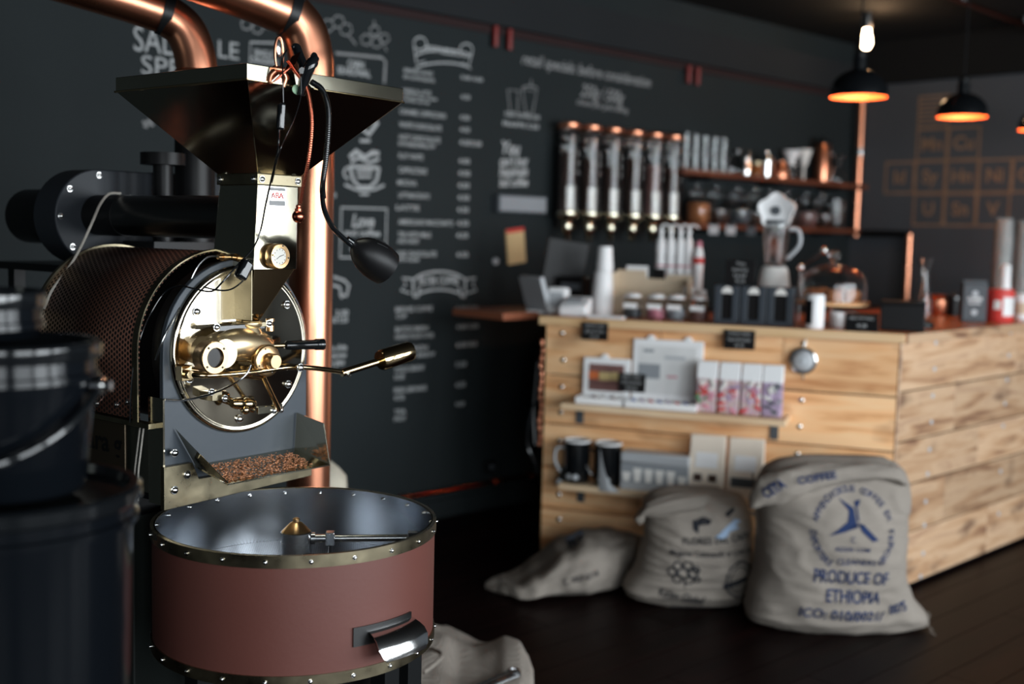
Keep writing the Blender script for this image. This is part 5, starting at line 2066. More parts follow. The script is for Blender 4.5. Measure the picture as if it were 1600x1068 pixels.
def ring_flat(cx, cy, rx, ry, w, n=40, a0=0, a1=360):
    f = MB()
    vs = []
    for k in range(n + 1):
        a = radians(a0 + (a1 - a0) * k / n)
        for e_ in (0, w):
            v = WO.P(cx + (rx - e_) * cos(a), cy - (ry - e_) * sin(a), 1, Y2 - .16)
            vs.append(Vector((v.x, 0, v.z)))
    f.add(vs, [(2 * k, 2 * k + 1, 2 * k + 3, 2 * k + 2) for k in range(n)])
    return f


st_ = ring_flat(1156, 906, 24, 31, 3)
for e_ in (ring_flat(1156, 906, 17, 23, 2),):
    st_.add(e_.v, e_.f)
finish_print(st_, SK2, o2, 'round_stamp', 'ink', s2)
poly_print([[(1129, 912), (1178, 896), (1179, 904), (1131, 921)]], SK2, o2, 'stamp_band', 'ink', s2)
fl_ = MB()
for cx, cy, r in ((1058, 882, 8), (1074, 880, 8), (1050, 890, 8), (1066, 893, 9), (1082, 892, 8), (1058, 902, 8), (1076, 904, 8), (1088, 903, 6), (1086, 887, 6)):
    e_ = ring_flat(cx, cy, r, r, 2.6, 14)
    fl_.add(e_.v, e_.f)
a, b, c_ = [WO.P(x, y, 1, Y2 - .16) for x, y in ((1068, 905), (1071, 905), (1070, 924))]
fl_.add([Vector((q.x, 0, q.z)) for q in (a, b, c_)], [(0, 1, 2)])
finish_print(fl_, SK2, o2, 'rose_emblem', 'ink', s2)
poly_print([[(1115, 836), (1135, 822), (1150, 812), (1160, 815), (1150, 822), (1158, 826), (1140, 830), (1135, 838), (1122, 840)]], SK2, o2, 'bird_print', 'skyblue', s2)
poly_print([[(1082, 812), (1100, 808), (1112, 812), (1108, 818), (1092, 820), (1090, 832), (1083, 826)], [(1134, 806), (1150, 796), (1152, 801), (1140, 810)]], SK2, o2, 'dark_print', 'ink', s2)
# gathered neck lying over to the left, and cord on the right
mb = MB()
cs = smoothpath([(1100, 782, 0), (1060, 786, 0), (1030, 790, 0), (1010, 794, 0), (1000, 802, 0), (1003, 816, 0)], 6)
rad2 = smoothpath([(.05, 0, 0), (.055, 0, 0), (.05, 0, 0), (.036, 0, 0), (.028, 0, 0), (.012, 0, 0)], 6)
rings = []
for i, (c_, r_) in enumerate(zip(cs, rad2)):
    q = WO.P(c_.x, c_.y, 1, Y2 - .11)
    ring = []
    for k in range(36):
        a = 2 * pi * k / 36
        wv = 1 + .13 * sin(7 * a + i * .2) * min(1, i / 10)
        ring.append(q + Vector((cos(a) * r_.x * (.7 if i > 20 else .35) * wv, sin(a) * r_.x * wv, cos(a) * r_.x * wv * .75)) - o2)
    rings.append(ring)
mb.loft(rings)
mb.build('gathered_neck', 'burlap2', s2, ang=80)
cord = [WO.P(x, y, 1, Yq) - o2 for x, y, Yq in ((1172, 800, 4.2), (1182, 806, 4.17), (1184, 825, 4.15), (1188, 860, 4.14), (1192, 890, 4.14), (1195, 908, 4.14))]
MB().tube(smoothpath(cord), .006, 8).build('tie_cord', 'burlap', s2)
MB().tube(smoothpath([WO.P(1176, 738, 1, 4.15) - o2, WO.P(1178, 765, 1, 4.15) - o2, WO.P(1181, 800, 1, 4.16) - o2, WO.P(1187, 845, 1, 4.13) - o2]), .0035, 8).build('tie_cord', 'burlap', s2)

# left sack, slumped on its side
class Slump:
    """rows: (x, ztop, yfront, yback)"""
    def __init__(s, rows, seed, wr=.008):
        s.rows, s.seed, s.wr = rows, seed, wr
        s.yc = (rows[len(rows) // 2][2] + rows[len(rows) // 2][3]) / 2

    def sec(s, x, k, n):
        zt, yf, yb2 = interp(s.rows, x)
        a = 2 * pi * k / n
        yc, d = (yf + yb2) / 2, (yb2 - yf) / 2
        c_, si = cos(a), sin(a)
        y = yc + d * math.copysign(abs(c_) ** .8, c_)
        z = zt * (.5 + .5 * math.copysign(abs(si) ** .75, si)) 
        w = s.wr * (noise.noise(Vector((x * 6, a * 1.4 + s.seed, s.seed))) * 1.5 + .6 * noise.noise(Vector((x * 18, a * 3, s.seed + 4))))
        return Vector((x, y + w * c_ * 1.5, max(.001, z + w * max(si, 0))))

    def front(s, x, z, off=.003):
        zt, yf, yb2 = interp(s.rows, x)
        yc, d = (yf + yb2) / 2, (yb2 - yf) / 2
        t = max(-1, min(1, z / zt * 2 - 1))
        si = math.copysign(abs(t) ** (1 / .75), t)
        c_ = -sqrt(max(0, 1 - si * si))
        a = atan2(si, c_)
        w = s.wr * (noise.noise(Vector((x * 6, (a % (2 * pi)) * 1.4 + s.seed, s.seed))) * 1.5 + .6 * noise.noise(Vector((x * 18, (a % (2 * pi)) * 3, s.seed + 4))))
        return Vector((x, yc - d * abs(c_) ** .8 - abs(w) - off, z))

    def build(s, name, m, parent, org, nx=70, n=60):
        x0, x1 = s.rows[0][0], s.rows[-1][0]
        rings = [[s.sec(x0 + (x1 - x0) * i / nx, k, n) - org for k in range(n)] for i in range(nx + 1)]
        return MB().loft(rings).build(name, m, parent, ang=80)


def slrow(px, py, yf, yb2):
    Ym = (yf + yb2) / 2
    q = WO.P(px, py, 1, Ym)
    return (q.x, max(.012, q.z), yf, yb2)


r1 = [slrow(758, 912, 4.44, 4.50), slrow(770, 907, 4.40, 4.52), slrow(790, 903, 4.34, 4.56), slrow(812, 898, 4.29, 4.62), slrow(838, 880, 4.27, 4.68), slrow(878, 848, 4.27, 4.72), slrow(915, 836, 4.28, 4.72), slrow(950, 832, 4.36, 4.74), slrow(985, 834, 4.50, 4.76), slrow(1008, 842, 4.56, 4.76), slrow(1020, 890, 4.60, 4.72)]
s1 = thing('burlap_sack', 'half-empty burlap sack slumped on its side, leftmost of the sacks', 'sack', (.3, 4.48, 0), 0, 'burlap coffee sacks')
o1 = Vector((.3, 4.48, 0))
SL1 = Slump(r1, 3, .016)
SL1.yc = 4.44
SL1.build('sack_body', 'burlap', s1, o1)
sack_print(SL1, o1, [('C. 1027-0716', 908, 902, 10, 58, .22), ], 'stencil_lettering', 'ink', s1, off=.006, bold=.015)
sack_print(SL1, o1, [('ORIGIN', 902, 860, 10, 32, .42), ], 'stencil_lettering', 'ink', s1, off=.006, bold=.12)

# folded sack on the floor next to the roaster, with a scoop on it
r4 = []
for px, py, yf, yb2 in ((560, 1040, 3.10, 3.52), (620, 1022, 3.02, 3.60), (656, 1014, 3.0, 3.62), (686, 1018, 2.98, 3.62), (720, 1032, 2.98, 3.60), (747, 1037, 2.98, 3.58), (786, 1030, 3.0, 3.56), (812, 1037, 3.02, 3.52), (826, 1052, 3.06, 3.46), (834, 1066, 3.14, 3.36)):
    r4.append(slrow(px, py, yf, yb2))
s4 = thing('burlap_sack', 'folded burlap sack lying on the floor beside the cooling bin', 'sack', (-.15, 3.3, 0), 0)
o4 = Vector((-.15, 3.3, 0))
SL4 = Slump(r4, 8, .022)
SL4.build('sack_body', 'burlap', s4, o4)
f0 = [SL4.sec(r4[1][0] + k * .035, 18, 60) - o4 for k in range(4)]
MB().tube(smoothpath([WO.P(662, 1050, 1, 3.05) - o4, WO.P(680, 1036, 1, 3.1) - o4, WO.P(690, 1022, 1, 3.2) - o4, WO.P(674, 1013, 1, 3.3) - o4]), .006, 8).build('seam_cord', 'burlap2', s4)
p0, p1 = WO.P(735, 1082, 1, 3.0), WO.P(803, 1052, 1, 3.14)
t_ = thing('coffee_scoop', 'steel scoop lying on the folded sack by the bin', 'scoop', p1, 0)
d = (p1 - p0).normalized()
sd2 = d.cross(Vector((0, 0, 1))).normalized()
up2 = sd2.cross(d)
rings = []
for k in range(9):
    a = k / 8
    c_ = -d * .22 * (1 - a)
    w = .018 + .004 * a
    rings.append([c_ + sd2 * w * cos(pi * q / 8) + up2 * .012 * sin(pi * q / 8) for q in range(9)] + [c_ + sd2 * (w - .002) * cos(pi * q / 8) + up2 * .010 * sin(pi * q / 8) for q in reversed(range(9))])
MB().loft(rings).build('scoop_channel', 'steel', t_, ang=50)
MB().rev(Vector((0, 0, 0)) - d * .002, up2, [(-.004, .021), (.010, .021), (.014, .017), (.014, .008), (.010, .007), (.010, 0)], 28).build('scoop_end', 'steel', t_)

# ================================================================== THINGS ON THE WORKTOP
TZ = 1.0505


def tx(px, y, fr=CF):
    return fr.P(px, 492, 1, y).x


def top(name, label, cat, px, y, group=None, fr=CF, rot=0, z=TZ):
    return thing(name, label, cat, at(fr, tx(px, y, fr), y, z), fr.rot + rot, group)


# payment corner
t_ = top('tablet_stand', 'white tablet on a leaning stand at the far left of the worktop', 'tablet', 843, .20)
T = Matrix.Rotation(-.28, 4, 'X') @ Matrix.Rotation(-.35, 4, 'Y')
MB().box(-.012, .012, -.09, .09, .0, .17, T=Matrix.Rotation(.9, 4, 'Z') @ Matrix.Rotation(-.3, 4, 'Y')).build('tablet', 'lgrey', t_, bevel=.004)
MB().box(-.05, .05, -.05, .05, 0, .012).build('stand_base', 'white', t_, bevel=.004)
t_ = top('card_terminal', 'white upright card terminal beside the leaning tablet', 'card reader', 871, .16)
MB().box(-.045, .045, -.03, .03, 0, .118, T=Matrix.Rotation(-.12, 4, 'X')).build('terminal_body', 'white', t_, bevel=.01)
MB().box(-.030, .030, -.0325, -.029, .03, .095, T=Matrix.Rotation(-.12, 4, 'X')).build('terminal_screen', 'lgrey', t_, bevel=.002)
t_ = top('receipt_printer', 'small white receipt printer in front of the cups', 'printer', 899, .10)
MB().loft([[Vector(v) for v in ((-.062, -.05, 0), (.062, -.05, 0), (.062, .05, 0), (-.062, .05, 0))], [Vector(v) for v in ((-.062, -.05, .045), (.062, -.05, .045), (.062, .05, .085), (-.062, .05, .085))]]).build('printer_body', 'white', t_, bevel=.008)
MB().box(-.035, .035, -.01, .02, .068, .078, T=Matrix.Rotation(.3, 4, 'X')).build('paper_slot', 'grey', t_, smooth=False)
for i, (px, l) in enumerate(((933, 'left'), (961, 'right'))):
    t_ = top('card_stack', 'low stack of white cards on the counter edge, %s one' % l, 'cards', px, .03, 'white card stacks')
    MB().box(-.038, .038, -.02, .03, 0, .012).build('cards', 'white', t_, bevel=.001)
# dark monitor on the back bench
bb = thing('back_bench', 'dark bench along the chalkboard wall behind the counter', 'bench', (WB.x, WB.y, 0), WB.rot)
MB().box(.82, 3.5, -.62, -.03, .955, .985).build('bench_top', 'bench', bb, bevel=.003)
MB().box(.86, 3.48, -.58, -.03, 0, .955).build('bench_body', 'black', bb, smooth=False)
q = WB.P(800, 492, 1, -.62)
MB().box(q.x - .07, .86, -.64, -.30, q.z - .02, q.z + .012).build('bench_end_board', 'pcopper', bb, bevel=.003)
t_ = thing('monitor', 'black monitor seen from behind, left end of the counter', 'monitor', at(CF, tx(870, .45), .45, TZ), CF.rot + .5)
MB().box(-.10, .10, -.012, .012, .06, .33, T=Matrix.Rotation(.15, 4, 'Y')).build('screen', 'black', t_, bevel=.005)
MB().box(-.012, .012, 0, .02, 0, .12).build('monitor_neck', 'black', t_, bevel=.003)
MB().box(-.07, .07, -.06, .06, 0, .01).build('monitor_base', 'black', t_, bevel=.003)
t_ = top('cash_printer', 'black low printer behind the white cup towers', 'printer', 897, .44)
MB().box(-.06, .06, -.07, .07, 0, .16).build('printer_body', 'black', t_, bevel=.01)
MB().box(-.045, .045, -.072, -.069, .10, .13).build('paper_slot', 'dgrey', t_, smooth=False)


def papercup(parent_name, label, loc, r, h, m, group, rot=0, lid=False):
    o = MB().lathe([(0, .002), (r * .84, 0), (r * .86, .004), (r, h - .004), (r * 1.05, h - .003), (r * 1.05, h + .002), (r * .97, h + .002), (r * .81, .01), (0, .01)], (0, 0, 0), 28, False).build(parent_name, m, None, ang=40)
    o.location = loc
    return tag(o, label, 'cup', group)


def cup_tower(px, y, n, r, h, step, m, label, group, fr=CF, z=TZ, nm='paper_cup'):
    base = at(fr, tx(px, y, fr), y, z)
    first = papercup(nm, label, base, r, h, m, group)
    # upside down tower
    first.rotation_euler = (pi, 0, 0)
    first.location = base + Vector((0, 0, h + .002))
    for k in range(1, n):
        c = first.copy()
        COL.objects.link(c)
        c.location = base + Vector((0, 0, h + .002 + step * k))
    return first


cup_tower(941, .24, 8, .046, .11, .0115, 'white', 'white paper cup in the wide tower left of the kraft display box', 'wide white cup tower')
cup_tower(942.5, .24, 4, .036, .080, .0090, 'white', 'small white paper cup in the narrow stack on top of the wide cup tower', 'narrow white cup stack', z=TZ + .194)

# kraft display box
t_ = top('display_box', 'kraft cardboard display box with step back panel, behind the spice jars', 'box', 1016, .30)
w = (tx(1076, .3) - tx(957, .3)) / 2
mb = MB()
mb.prism([(-w, 0), (w, 0), (w, .185), (w * .35, .185), (w * .3, .165), (-w * .2, .165), (-w * .25, .20), (-w, .20)], .05, .058)
mb.box(-w, w, -.03, .058, 0, .004)
mb.box(-w, -w + .006, -.03, .058, 0, .19)
mb.box(w - .006, w, -.03, .058, 0, .17)
mb.build('box_body', 'kraft', t_, smooth=False)
MB().box(-w, w, -.03, -.026, 0, .09).build('box_front', 'kraft', t_, smooth=False)
t_ = top('note_card', 'white card sticking up behind the kraft display box', 'card', 993, .37, z=TZ + .155)
MB().box(-.05, .05, 0, .006, -.155, .065).build('card_sheet', 'white', t_, bevel=.002)
sign('price_sign', 'small black sign on top of the kraft display box', tx(1026, .37), .385, TZ + .0, .055, .21, 0, ['', 'TIPS', '', '', ''])
# spice jars with clip lids
jarlab = ['leftmost', 'second from the left', 'third from the left', 'rightmost']
for i, (px, m2) in enumerate(((988, 'dgrey'), (1025, 'pink'), (1056, 'grey'), (1092, 'plum'))):
    t_ = top('clip_jar', 'clear clip-lid jar in front of the kraft box, ' + jarlab[i], 'jar', px, .16, 'small clip jars on the worktop')
    MB().lathe([(0, 0), (.036, 0), (.040, .006), (.040, .072), (.034, .082), (.034, .088)], (0, 0, 0), 32).build('jar_glass', 'glass', t_, ang=40)
    MB().lathe([(0, .004), (.034, .004), (.036, .01), (.036, .04 + .006 * i), (0, .042 + .006 * i)], (0, 0, 0), 24, False).build('jar_contents', m2, t_)
    MB().lathe([(.036, .090), (.038, .092), (.036, .10), (.02, .108), (0, .11)], (0, 0, 0), 32).build('jar_lid', 'white', t_)
    MB().torus((0, 0, .088), (0, 0, 1), .038, .0025, 32, 6).build('clip_wire', 'chrome', t_)
    MB().box(-.03, .03, -.0425, -.0405, .045, .065).build('jar_label', 'white', t_, smooth=False)
# low orange timber block to their right
# pump bottles at the back
for i, px in enumerate((1029, 1044, 1059, 1072)):
    t_ = thing('syrup_bottle', 'tall white syrup bottle with pump top behind the kraft box, ' + ['leftmost', 'second from left', 'third from left', 'rightmost'][i] + ' of four', 'bottle', at(CF, tx(px, .52), .52, TZ), CF.rot, 'white pump bottles')
    MB().lathe([(0, 0), (.020, 0), (.0215, .01), (.0215, .16), (.023, .20), (.020, .26), (.023, .30), (.019, .335), (.010, .35), (.008, .37), (.012, .372), (.012, .385), (0, .385)], (0, 0, 0), 28).build('bottle_body', 'white', t_, ang=50)
    MB().tube(smoothpath([(0, 0, .385), (0, 0, .40), (.02, 0, .408), (.045, 0, .395)]), .005, 8).build('pump_spout', 'white', t_)
    MB().lathe([(.0222, .215), (.0222, .225)], (0, 0, 0), 24, False).build('label_band', 'pink', t_)
t_ = top('squeeze_bottle', 'small white bottle with red band and cap beside the pump bottles', 'bottle', 1088, .50)
MB().lathe([(0, 0), (.022, 0), (.022, .20), (.024, .25), (.020, .29), (.012, .31)], (0, 0, 0), 28).build('bottle_body', 'white', t_)
MB().lathe([(.0245, .235), (.0245, .262)], (0, 0, 0), 24, False).build('label_band', 'red', t_)
MB().lathe([(.013, .31), (.015, .32), (.013, .335), (0, .34)], (0, 0, 0), 20).build('cap', 'pink', t_)
cup_tower(1074, .36, 4, .030, .08, .018, 'white', 'white paper cup in the short stack behind the spice jars', 'short white cup stacks')
cup_tower(1095, .36, 3, .024, .08, .02, 'white', 'narrow white cup in the short stack beside the black boxes', 'short narrow cup stack')

# three slate dispenser boxes
for i, (p0_, p1_) in enumerate(((1117, 1155), (1158, 1197), (1199, 1240))):
    a, b = tx(p0_, .10), tx(p1_, .10)
    w = (b - a) / 2
    t_ = thing('tea_dispenser', 'dark slate tea box with upright window and white clip, ' + ['left', 'middle', 'right'][i] + ' of three', 'tea box', at(CF, (a + b) / 2, .12, TZ), CF.rot, 'slate tea boxes')
    h = .158
    mb = MB()
    mb.box(-w, w, -.045, .045, 0, .018)
    mb.box(-w, -w + .028, -.045, .045, .018, h)
    mb.box(w - .028, w, -.045, .045, .018, h)
    mb.box(-w + .028, w - .028, -.030, .045, .018, h)
    mb.build('box_body', 'slate', t_, smooth=False, bevel=.002)
    MB().box(-w + .029, w - .029, -.034, -.031, .02, h - .03).build('window', 'black', t_, smooth=False)
    MB().prism([(-.026, h - .032), (.026, h - .032), (.018, h - .012), (.006, h - .004), (-.006, h - .004), (-.018, h - .012)], -.043, -.034).build('clip', 'offwhite', t_, bevel=.002)
sign('price_sign', 'black sign with white script standing above the slate tea boxes', tx(1153, .14), .16, TZ + .158, .125, .105, 0, ['Tea', 'loose', 'leaf', '9.5'])

# blender
t_ = thing('bar_blender', 'blender with star-shaped white lid, clear jug and pale base', 'blender', at(CF, tx(1207, .40), .40, TZ), CF.rot)
MB().loft([[Vector((r * cos(a), r * sin(a) * .9, z)) for a in [pi / 4 + pi / 2 * q / 6 + (k) * pi / 2 for k in range(4) for q in range(6)]] for z, r in ((0, .075), (.02, .078), (.16, .068), (.215, .060), (.235, .052))]).build('motor_base', 'offwhite', t_, ang=50)
MB().lathe([(.040, .235), (.045, .25), (.060, .42), (.056, .42), (.042, .255), (.0, .25)], (0, 0, 0), 32, False).build('jug', 'glass', t_)
MB().tube(smoothpath([(.055, 0, .40), (.095, 0, .39), (.10, 0, .33), (.052, 0, .27)]), .009, 10).build('jug_handle', 'lgrey', t_)
mb = MB()
rings = []
for y_, sc_ in ((-.040, .92), (-.045, 1), (.03, 1), (.036, .92)):
    rings.append([Vector((.072 * sc_ * (1 + .10 * cos(5 * (a - pi / 2))) * cos(a), y_, .475 + .072 * sc_ * (1 + .10 * cos(5 * (a - pi / 2))) * sin(a))) for a in [2 * pi * k / 60 for k in range(60)]])
mb.loft(rings)
lid = mb.build('star_lid', 'white', t_, ang=50)
MB().rev((0, -.0445, .475), (0, -1, 0), [(0, .02), (.003, .02), (.003, 0)], 24).build('lid_hole', 'dgrey', lid)
MB().lathe([(.058, .42), (.058, .435), (0, .435)], (0, 0, 0), 28).build('jug_collar', 'dgrey', t_)

# cake stand with dome
t_ = top('cake_stand', 'wooden cake stand under a clear glass dome', 'cake stand', 1299, .27)
MB().lathe([(0, 0), (.055, 0), (.055, .008), (.012, .018), (.010, .075), (.03, .088), (0, .088)], (0, 0, 0), 36).build('stand_foot', 'glass', t_, ang=40)
MB().lathe([(0, .088), (.150, .088), (.153, .094), (.150, .102), (0, .102)], (0, 0, 0), 56).build('stand_plate', 'pine', t_, ang=30)
t_2 = top('glass_dome', 'clear glass dome with round knob covering the cakes', 'glass dome', 1299, .27, z=TZ + .103)
prof = [(.138, 0), (.138, .07)] + [(.138 * cos(a), .07 + .085 * sin(a)) for a in [pi / 2 * k / 10 for k in range(1, 10)]] + [(.012, .156)]
inn = [(r - .003, z - .002) for r, z in reversed(prof[1:])] + [(.135, 0)]
MB().lathe(prof + inn + [prof[0]], (0, 0, 0), 56, False).build('dome_glass', 'glass', t_2, ang=60)
MB().lathe([(.012, .154), (.010, .165), (.022, .178), (.024, .19), (.018, .205), (0, .21)], (0, 0, 0), 28).build('dome_knob', 'glass', t_2)
for k in range(7):
    a = 2 * pi * k / 7
    o = MB().lathe([(0, 0), (.028, 0), (.034, .03), (.030, .045), (.012, .052), (0, .053)], (0, 0, 0), 20).build('cupcake', 'cookie', None)
    o.location = at(CF, tx(1299, .27), .27, TZ + .103) + Vector((cos(a) * .085, sin(a) * .085, 0))
    tag(o, 'golden brown cake under the glass dome', 'cake', 'cakes under the dome')
for i, px in enumerate((1308, 1331)):
    t_ = thing('white_ramekin', 'small white ramekin in front of the cakes, ' + ('left' if i == 0 else 'right'), 'ramekin', at(CF, tx(px, .18), .195, TZ), CF.rot, 'white ramekins at the dome')
    MB().lathe([(0, 0), (.027, 0), (.031, .006), (.033, .062), (.029, .062), (.028, .01), (0, .01)], (0, 0, 0), 28, False).build('ramekin_bowl', 'white', t_, ang=40)
    MB().lathe([(.0, .05), (.028, .05)], (0, 0, 0), 24, False).build('ramekin_filling', 'palegrey', t_)
# steel wand / steam lever behind the dome
t_ = top('milk_wand', 'shiny steel lever with round ends behind the glass dome', 'lever', 1262, .46)
q0, q1 = Vector((-.04, 0, .235)), Vector((.055, 0, .31))
MB().tube([q0, q1], .009, 12).build('lever_bar', 'gun', t_)
for q in (q0, q1):
    MB().sphere(q, .017, n=20).build('lever_knob', 'chrome', t_)
MB().tube([(-.04, 0, 0), q0], .006, 10).build('lever_post', 'gun', t_)
# small can in front
t_ = top('drink_can', 'white and black drink can at the counter edge before the dome', 'can', 1273, .04)
MB().lathe([(0, 0), (.033, 0), (.037, .006), (.037, .128), (.032, .138), (0, .138)], (0, 0, 0), 40).build('can_body', 'white', t_, ang=40)
mb = MB()
ring0 = [Vector((cos(a) * .0376, sin(a) * .0376, z)) for z in (.02, .115) for a in [radians(165 + 95 * k / 12) for k in range(13)]]
mb.add(ring0, [(k, k + 1, k + 14, k + 13) for k in range(12)])
mb.build('can_label', 'black', t_)
sign('tent_sign', 'black folded sign on the counter edge by the black box', tx(1347, .03), .02, TZ, .125, .075, -.35, ['BROWNIES', '4.8'], tent=True)
# black box near the corner
t_ = top('black_box', 'plain black box on the worktop near the counter corner', 'box', 1411, .20)
MB().box(-.085, .085, -.06, .06, 0, .105).build('box_body', 'black', t_, bevel=.004)
MB().box(-.087, .087, -.062, .062, .105, .118).build('box_lid', 'black', t_, bevel=.004)
# syphon flask
t_ = top('glass_carafe', 'slender clear glass carafe on a dark foot behind the black box', 'carafe', 1441, .42)
MB().lathe([(0, .02), (.034, .022), (.040, .05), (.030, .13), (.018, .19), (.016, .24), (.030, .29), (.027, .29), (.013, .24), (.015, .19), (.027, .13), (.036, .05), (.03, .027), (0, .026)], (0, 0, 0), 36, False).build('carafe_glass', 'glass', t_, ang=60)
MB().lathe([(0, 0), (.05, 0), (.05, .02), (0, .02)], (0, 0, 0), 32).build('carafe_foot', 'black', t_)
# copper bowl and dark pots farther right
t_ = top('copper_kettle', 'small copper pot catching warm light behind the carafe', 'pot', 1461, .95, fr=CR, z=TZ) if False else None


def rtop(name, label, cat, px, y, group=None, rot=0, z=TZ):
    return thing(name, label, cat, at(CR, tx(px, y, CR), y, z), CR.rot + rot, group)


t_ = rtop('copper_pot', 'small copper pot catching warm light behind the black box', 'pot', 1462, .48)
MB().lathe([(0, 0), (.045, 0), (.055, .02), (.055, .075), (.045, .085), (.052, .10), (0, .10)], (0, 0, 0), 36).build('pot_body', 'copper', t_, ang=40)
MB().torus((.055, 0, .06), (0, 1, 0), .02, .004, 20, 8).build('pot_handle', 'gun', t_)
t_ = rtop('black_canister', 'black canister with lid standing between copper pot and grey carton', 'canister', 1487, .42)
MB().lathe([(0, 0), (.042, 0), (.043, .08), (0, .08)], (0, 0, 0), 36).build('canister_body', 'black', t_, ang=40)
MB().lathe([(0, .08), (.045, .08), (.045, .095), (.01, .10), (0, .11)], (0, 0, 0), 36).build('canister_lid', 'gloss', t_, ang=40)
# grey carton with white print
a = CR.P(1520, 488, 1, .16).x
t_ = thing('coffee_carton', 'dark grey coffee carton with white logo and text', 'carton', at(CR, a, .16, TZ), radians(-12))
MB().box(-.052, .052, -.035, .035, 0, .175).build('carton_body', 'dgrey', t_, bevel=.004)
MB().box(-.052, .052, -.01, .01, .175, .190).build('carton_fold', 'dgrey', t_, bevel=.003)
mb = MB()
put_text(mb, 'COFFEE', lambda a, b: Vector((a, -.0356, .105 + b)), .02, width=.062, bold=.03)
mb.build('carton_lettering', 'white', t_, smooth=False)
mb = MB()
put_text(mb, 'ROASTERS', lambda a, b: Vector((a, -.0356, .086 + b)), .012, width=.05, bold=.03)
mb.build('carton_lettering', 'white', t_, smooth=False)
for z_ in (.045, .13):
    MB().rev((.0, -.0352, z_), (0, -1, 0), [(0, .013), (.001, .013)], 24).build('printed_disc', 'lgrey', t_, smooth=False)
# red and white tin
t_ = rtop('red_tin', 'red and white printed tin with clear cap beside the grey carton', 'tin', 1562, .09)
MB().lathe([(0, 0), (.056, 0), (.058, .003), (.058, .145), (.056, .15), (0, .15)], (0, 0, 0), 48).build('tin_body', 'red', t_, ang=40)
mb = MB()
vs = [Vector((cos(a) * .0586, sin(a) * .0586, z)) for z in (.03, .115) for a in [radians(215 + 65 * k / 12) for k in range(13)]]
mb.add(vs, [(k, k + 1, k + 14, k + 13) for k in range(12)])
mb.build('tin_label', 'palegrey', t_)
mb = MB()
vs = [Vector((cos(a) * .0587, sin(a) * .0587, z)) for z in (.06, .10) for a in [radians(175 + 30 * k / 8) for k in range(9)]]
mb.add(vs, [(k, k + 1, k + 10, k + 9) for k in range(8)])
mb.build('tin_patch', 'offwhite', t_)
t_ = rtop('squeeze_bottle', 'white nozzle bottle standing behind the red tin', 'bottle', 1567, .22)
MB().lathe([(0, 0), (.028, 0), (.028, .15), (.025, .17), (.024, .25), (.014, .26), (0, .26)], (0, 0, 0), 32).build('bottle_body', 'white', t_, ang=50)
MB().lathe([(.0285, .09), (.0285, .11)], (0, 0, 0), 24, False).build('label_band', 'red', t_)
# tall towers of clear cups and a takeaway cup
M['clearcup'] = mat('clear plastic cups', (.75, .77, .76), .25, trans=.75, ior=1.2)
cup_tower(1561, .42, 24, .046, .11, .0165, 'clearcup', 'clear plastic cup in the tall striped tower, left of two at right edge', 'left clear cup tower', fr=CR, nm='plastic_cup')
cup_tower(1593, .48, 24, .046, .11, .0165, 'clearcup', 'clear plastic cup in the tall striped tower, right of two at right edge', 'right clear cup tower', fr=CR, nm='plastic_cup')
t_ = rtop('takeaway_cup', 'takeaway coffee cup with kraft sleeve at the right picture edge', 'cup', 1596, .10)
MB().lathe([(0, 0), (.030, 0), (.042, .105), (0, .105)], (0, 0, 0), 36).build('cup_body', 'white', t_, ang=40)
MB().lathe([(.0335, .028), (.0405, .082)], (0, 0, 0), 36, False).build('cup_sleeve', 'kraft', t_)
MB().lathe([(.044, .104), (.045, .112), (.040, .122), (0, .122)], (0, 0, 0), 36).build('cup_lid', 'white', t_, ang=40)

# ================================================================== BACK WALL SHELVES
def wx(px, y, z=1.6):
    return WB.P(px, 300, 1, y).x


for nm, lab, z, x0, x1 in (('wall_shelf', 'upper dark red shelf with glasses and brewers on the back wall', 1.785, 1.62, 3.62), ('wall_shelf', 'lower dark red shelf with storage jars on the back wall', 1.485, 1.62, 3.55)):
    t_ = thing(nm, lab, 'shelf', at(WB, (x0 + x1) / 2, 0, z), WB.rot, 'back wall shelves')
    h = (x1 - x0) / 2
    MB().box(-h, h, -.20, -.001, -.028, 0).build('shelf_board', 'shelfw', t_, smooth=False, bevel=.002)
    for bx in (-h * .7, 0, h * .7):
        MB().box(bx - .012, bx + .012, -.16, 0, -.05, -.028).build('shelf_bracket', 'blackm', t_, smooth=False)


def wtop(name, label, cat, px, y, z, group=None):
    return thing(name, label, cat, at(WB, wx(px, y), y, z), WB.rot, group)


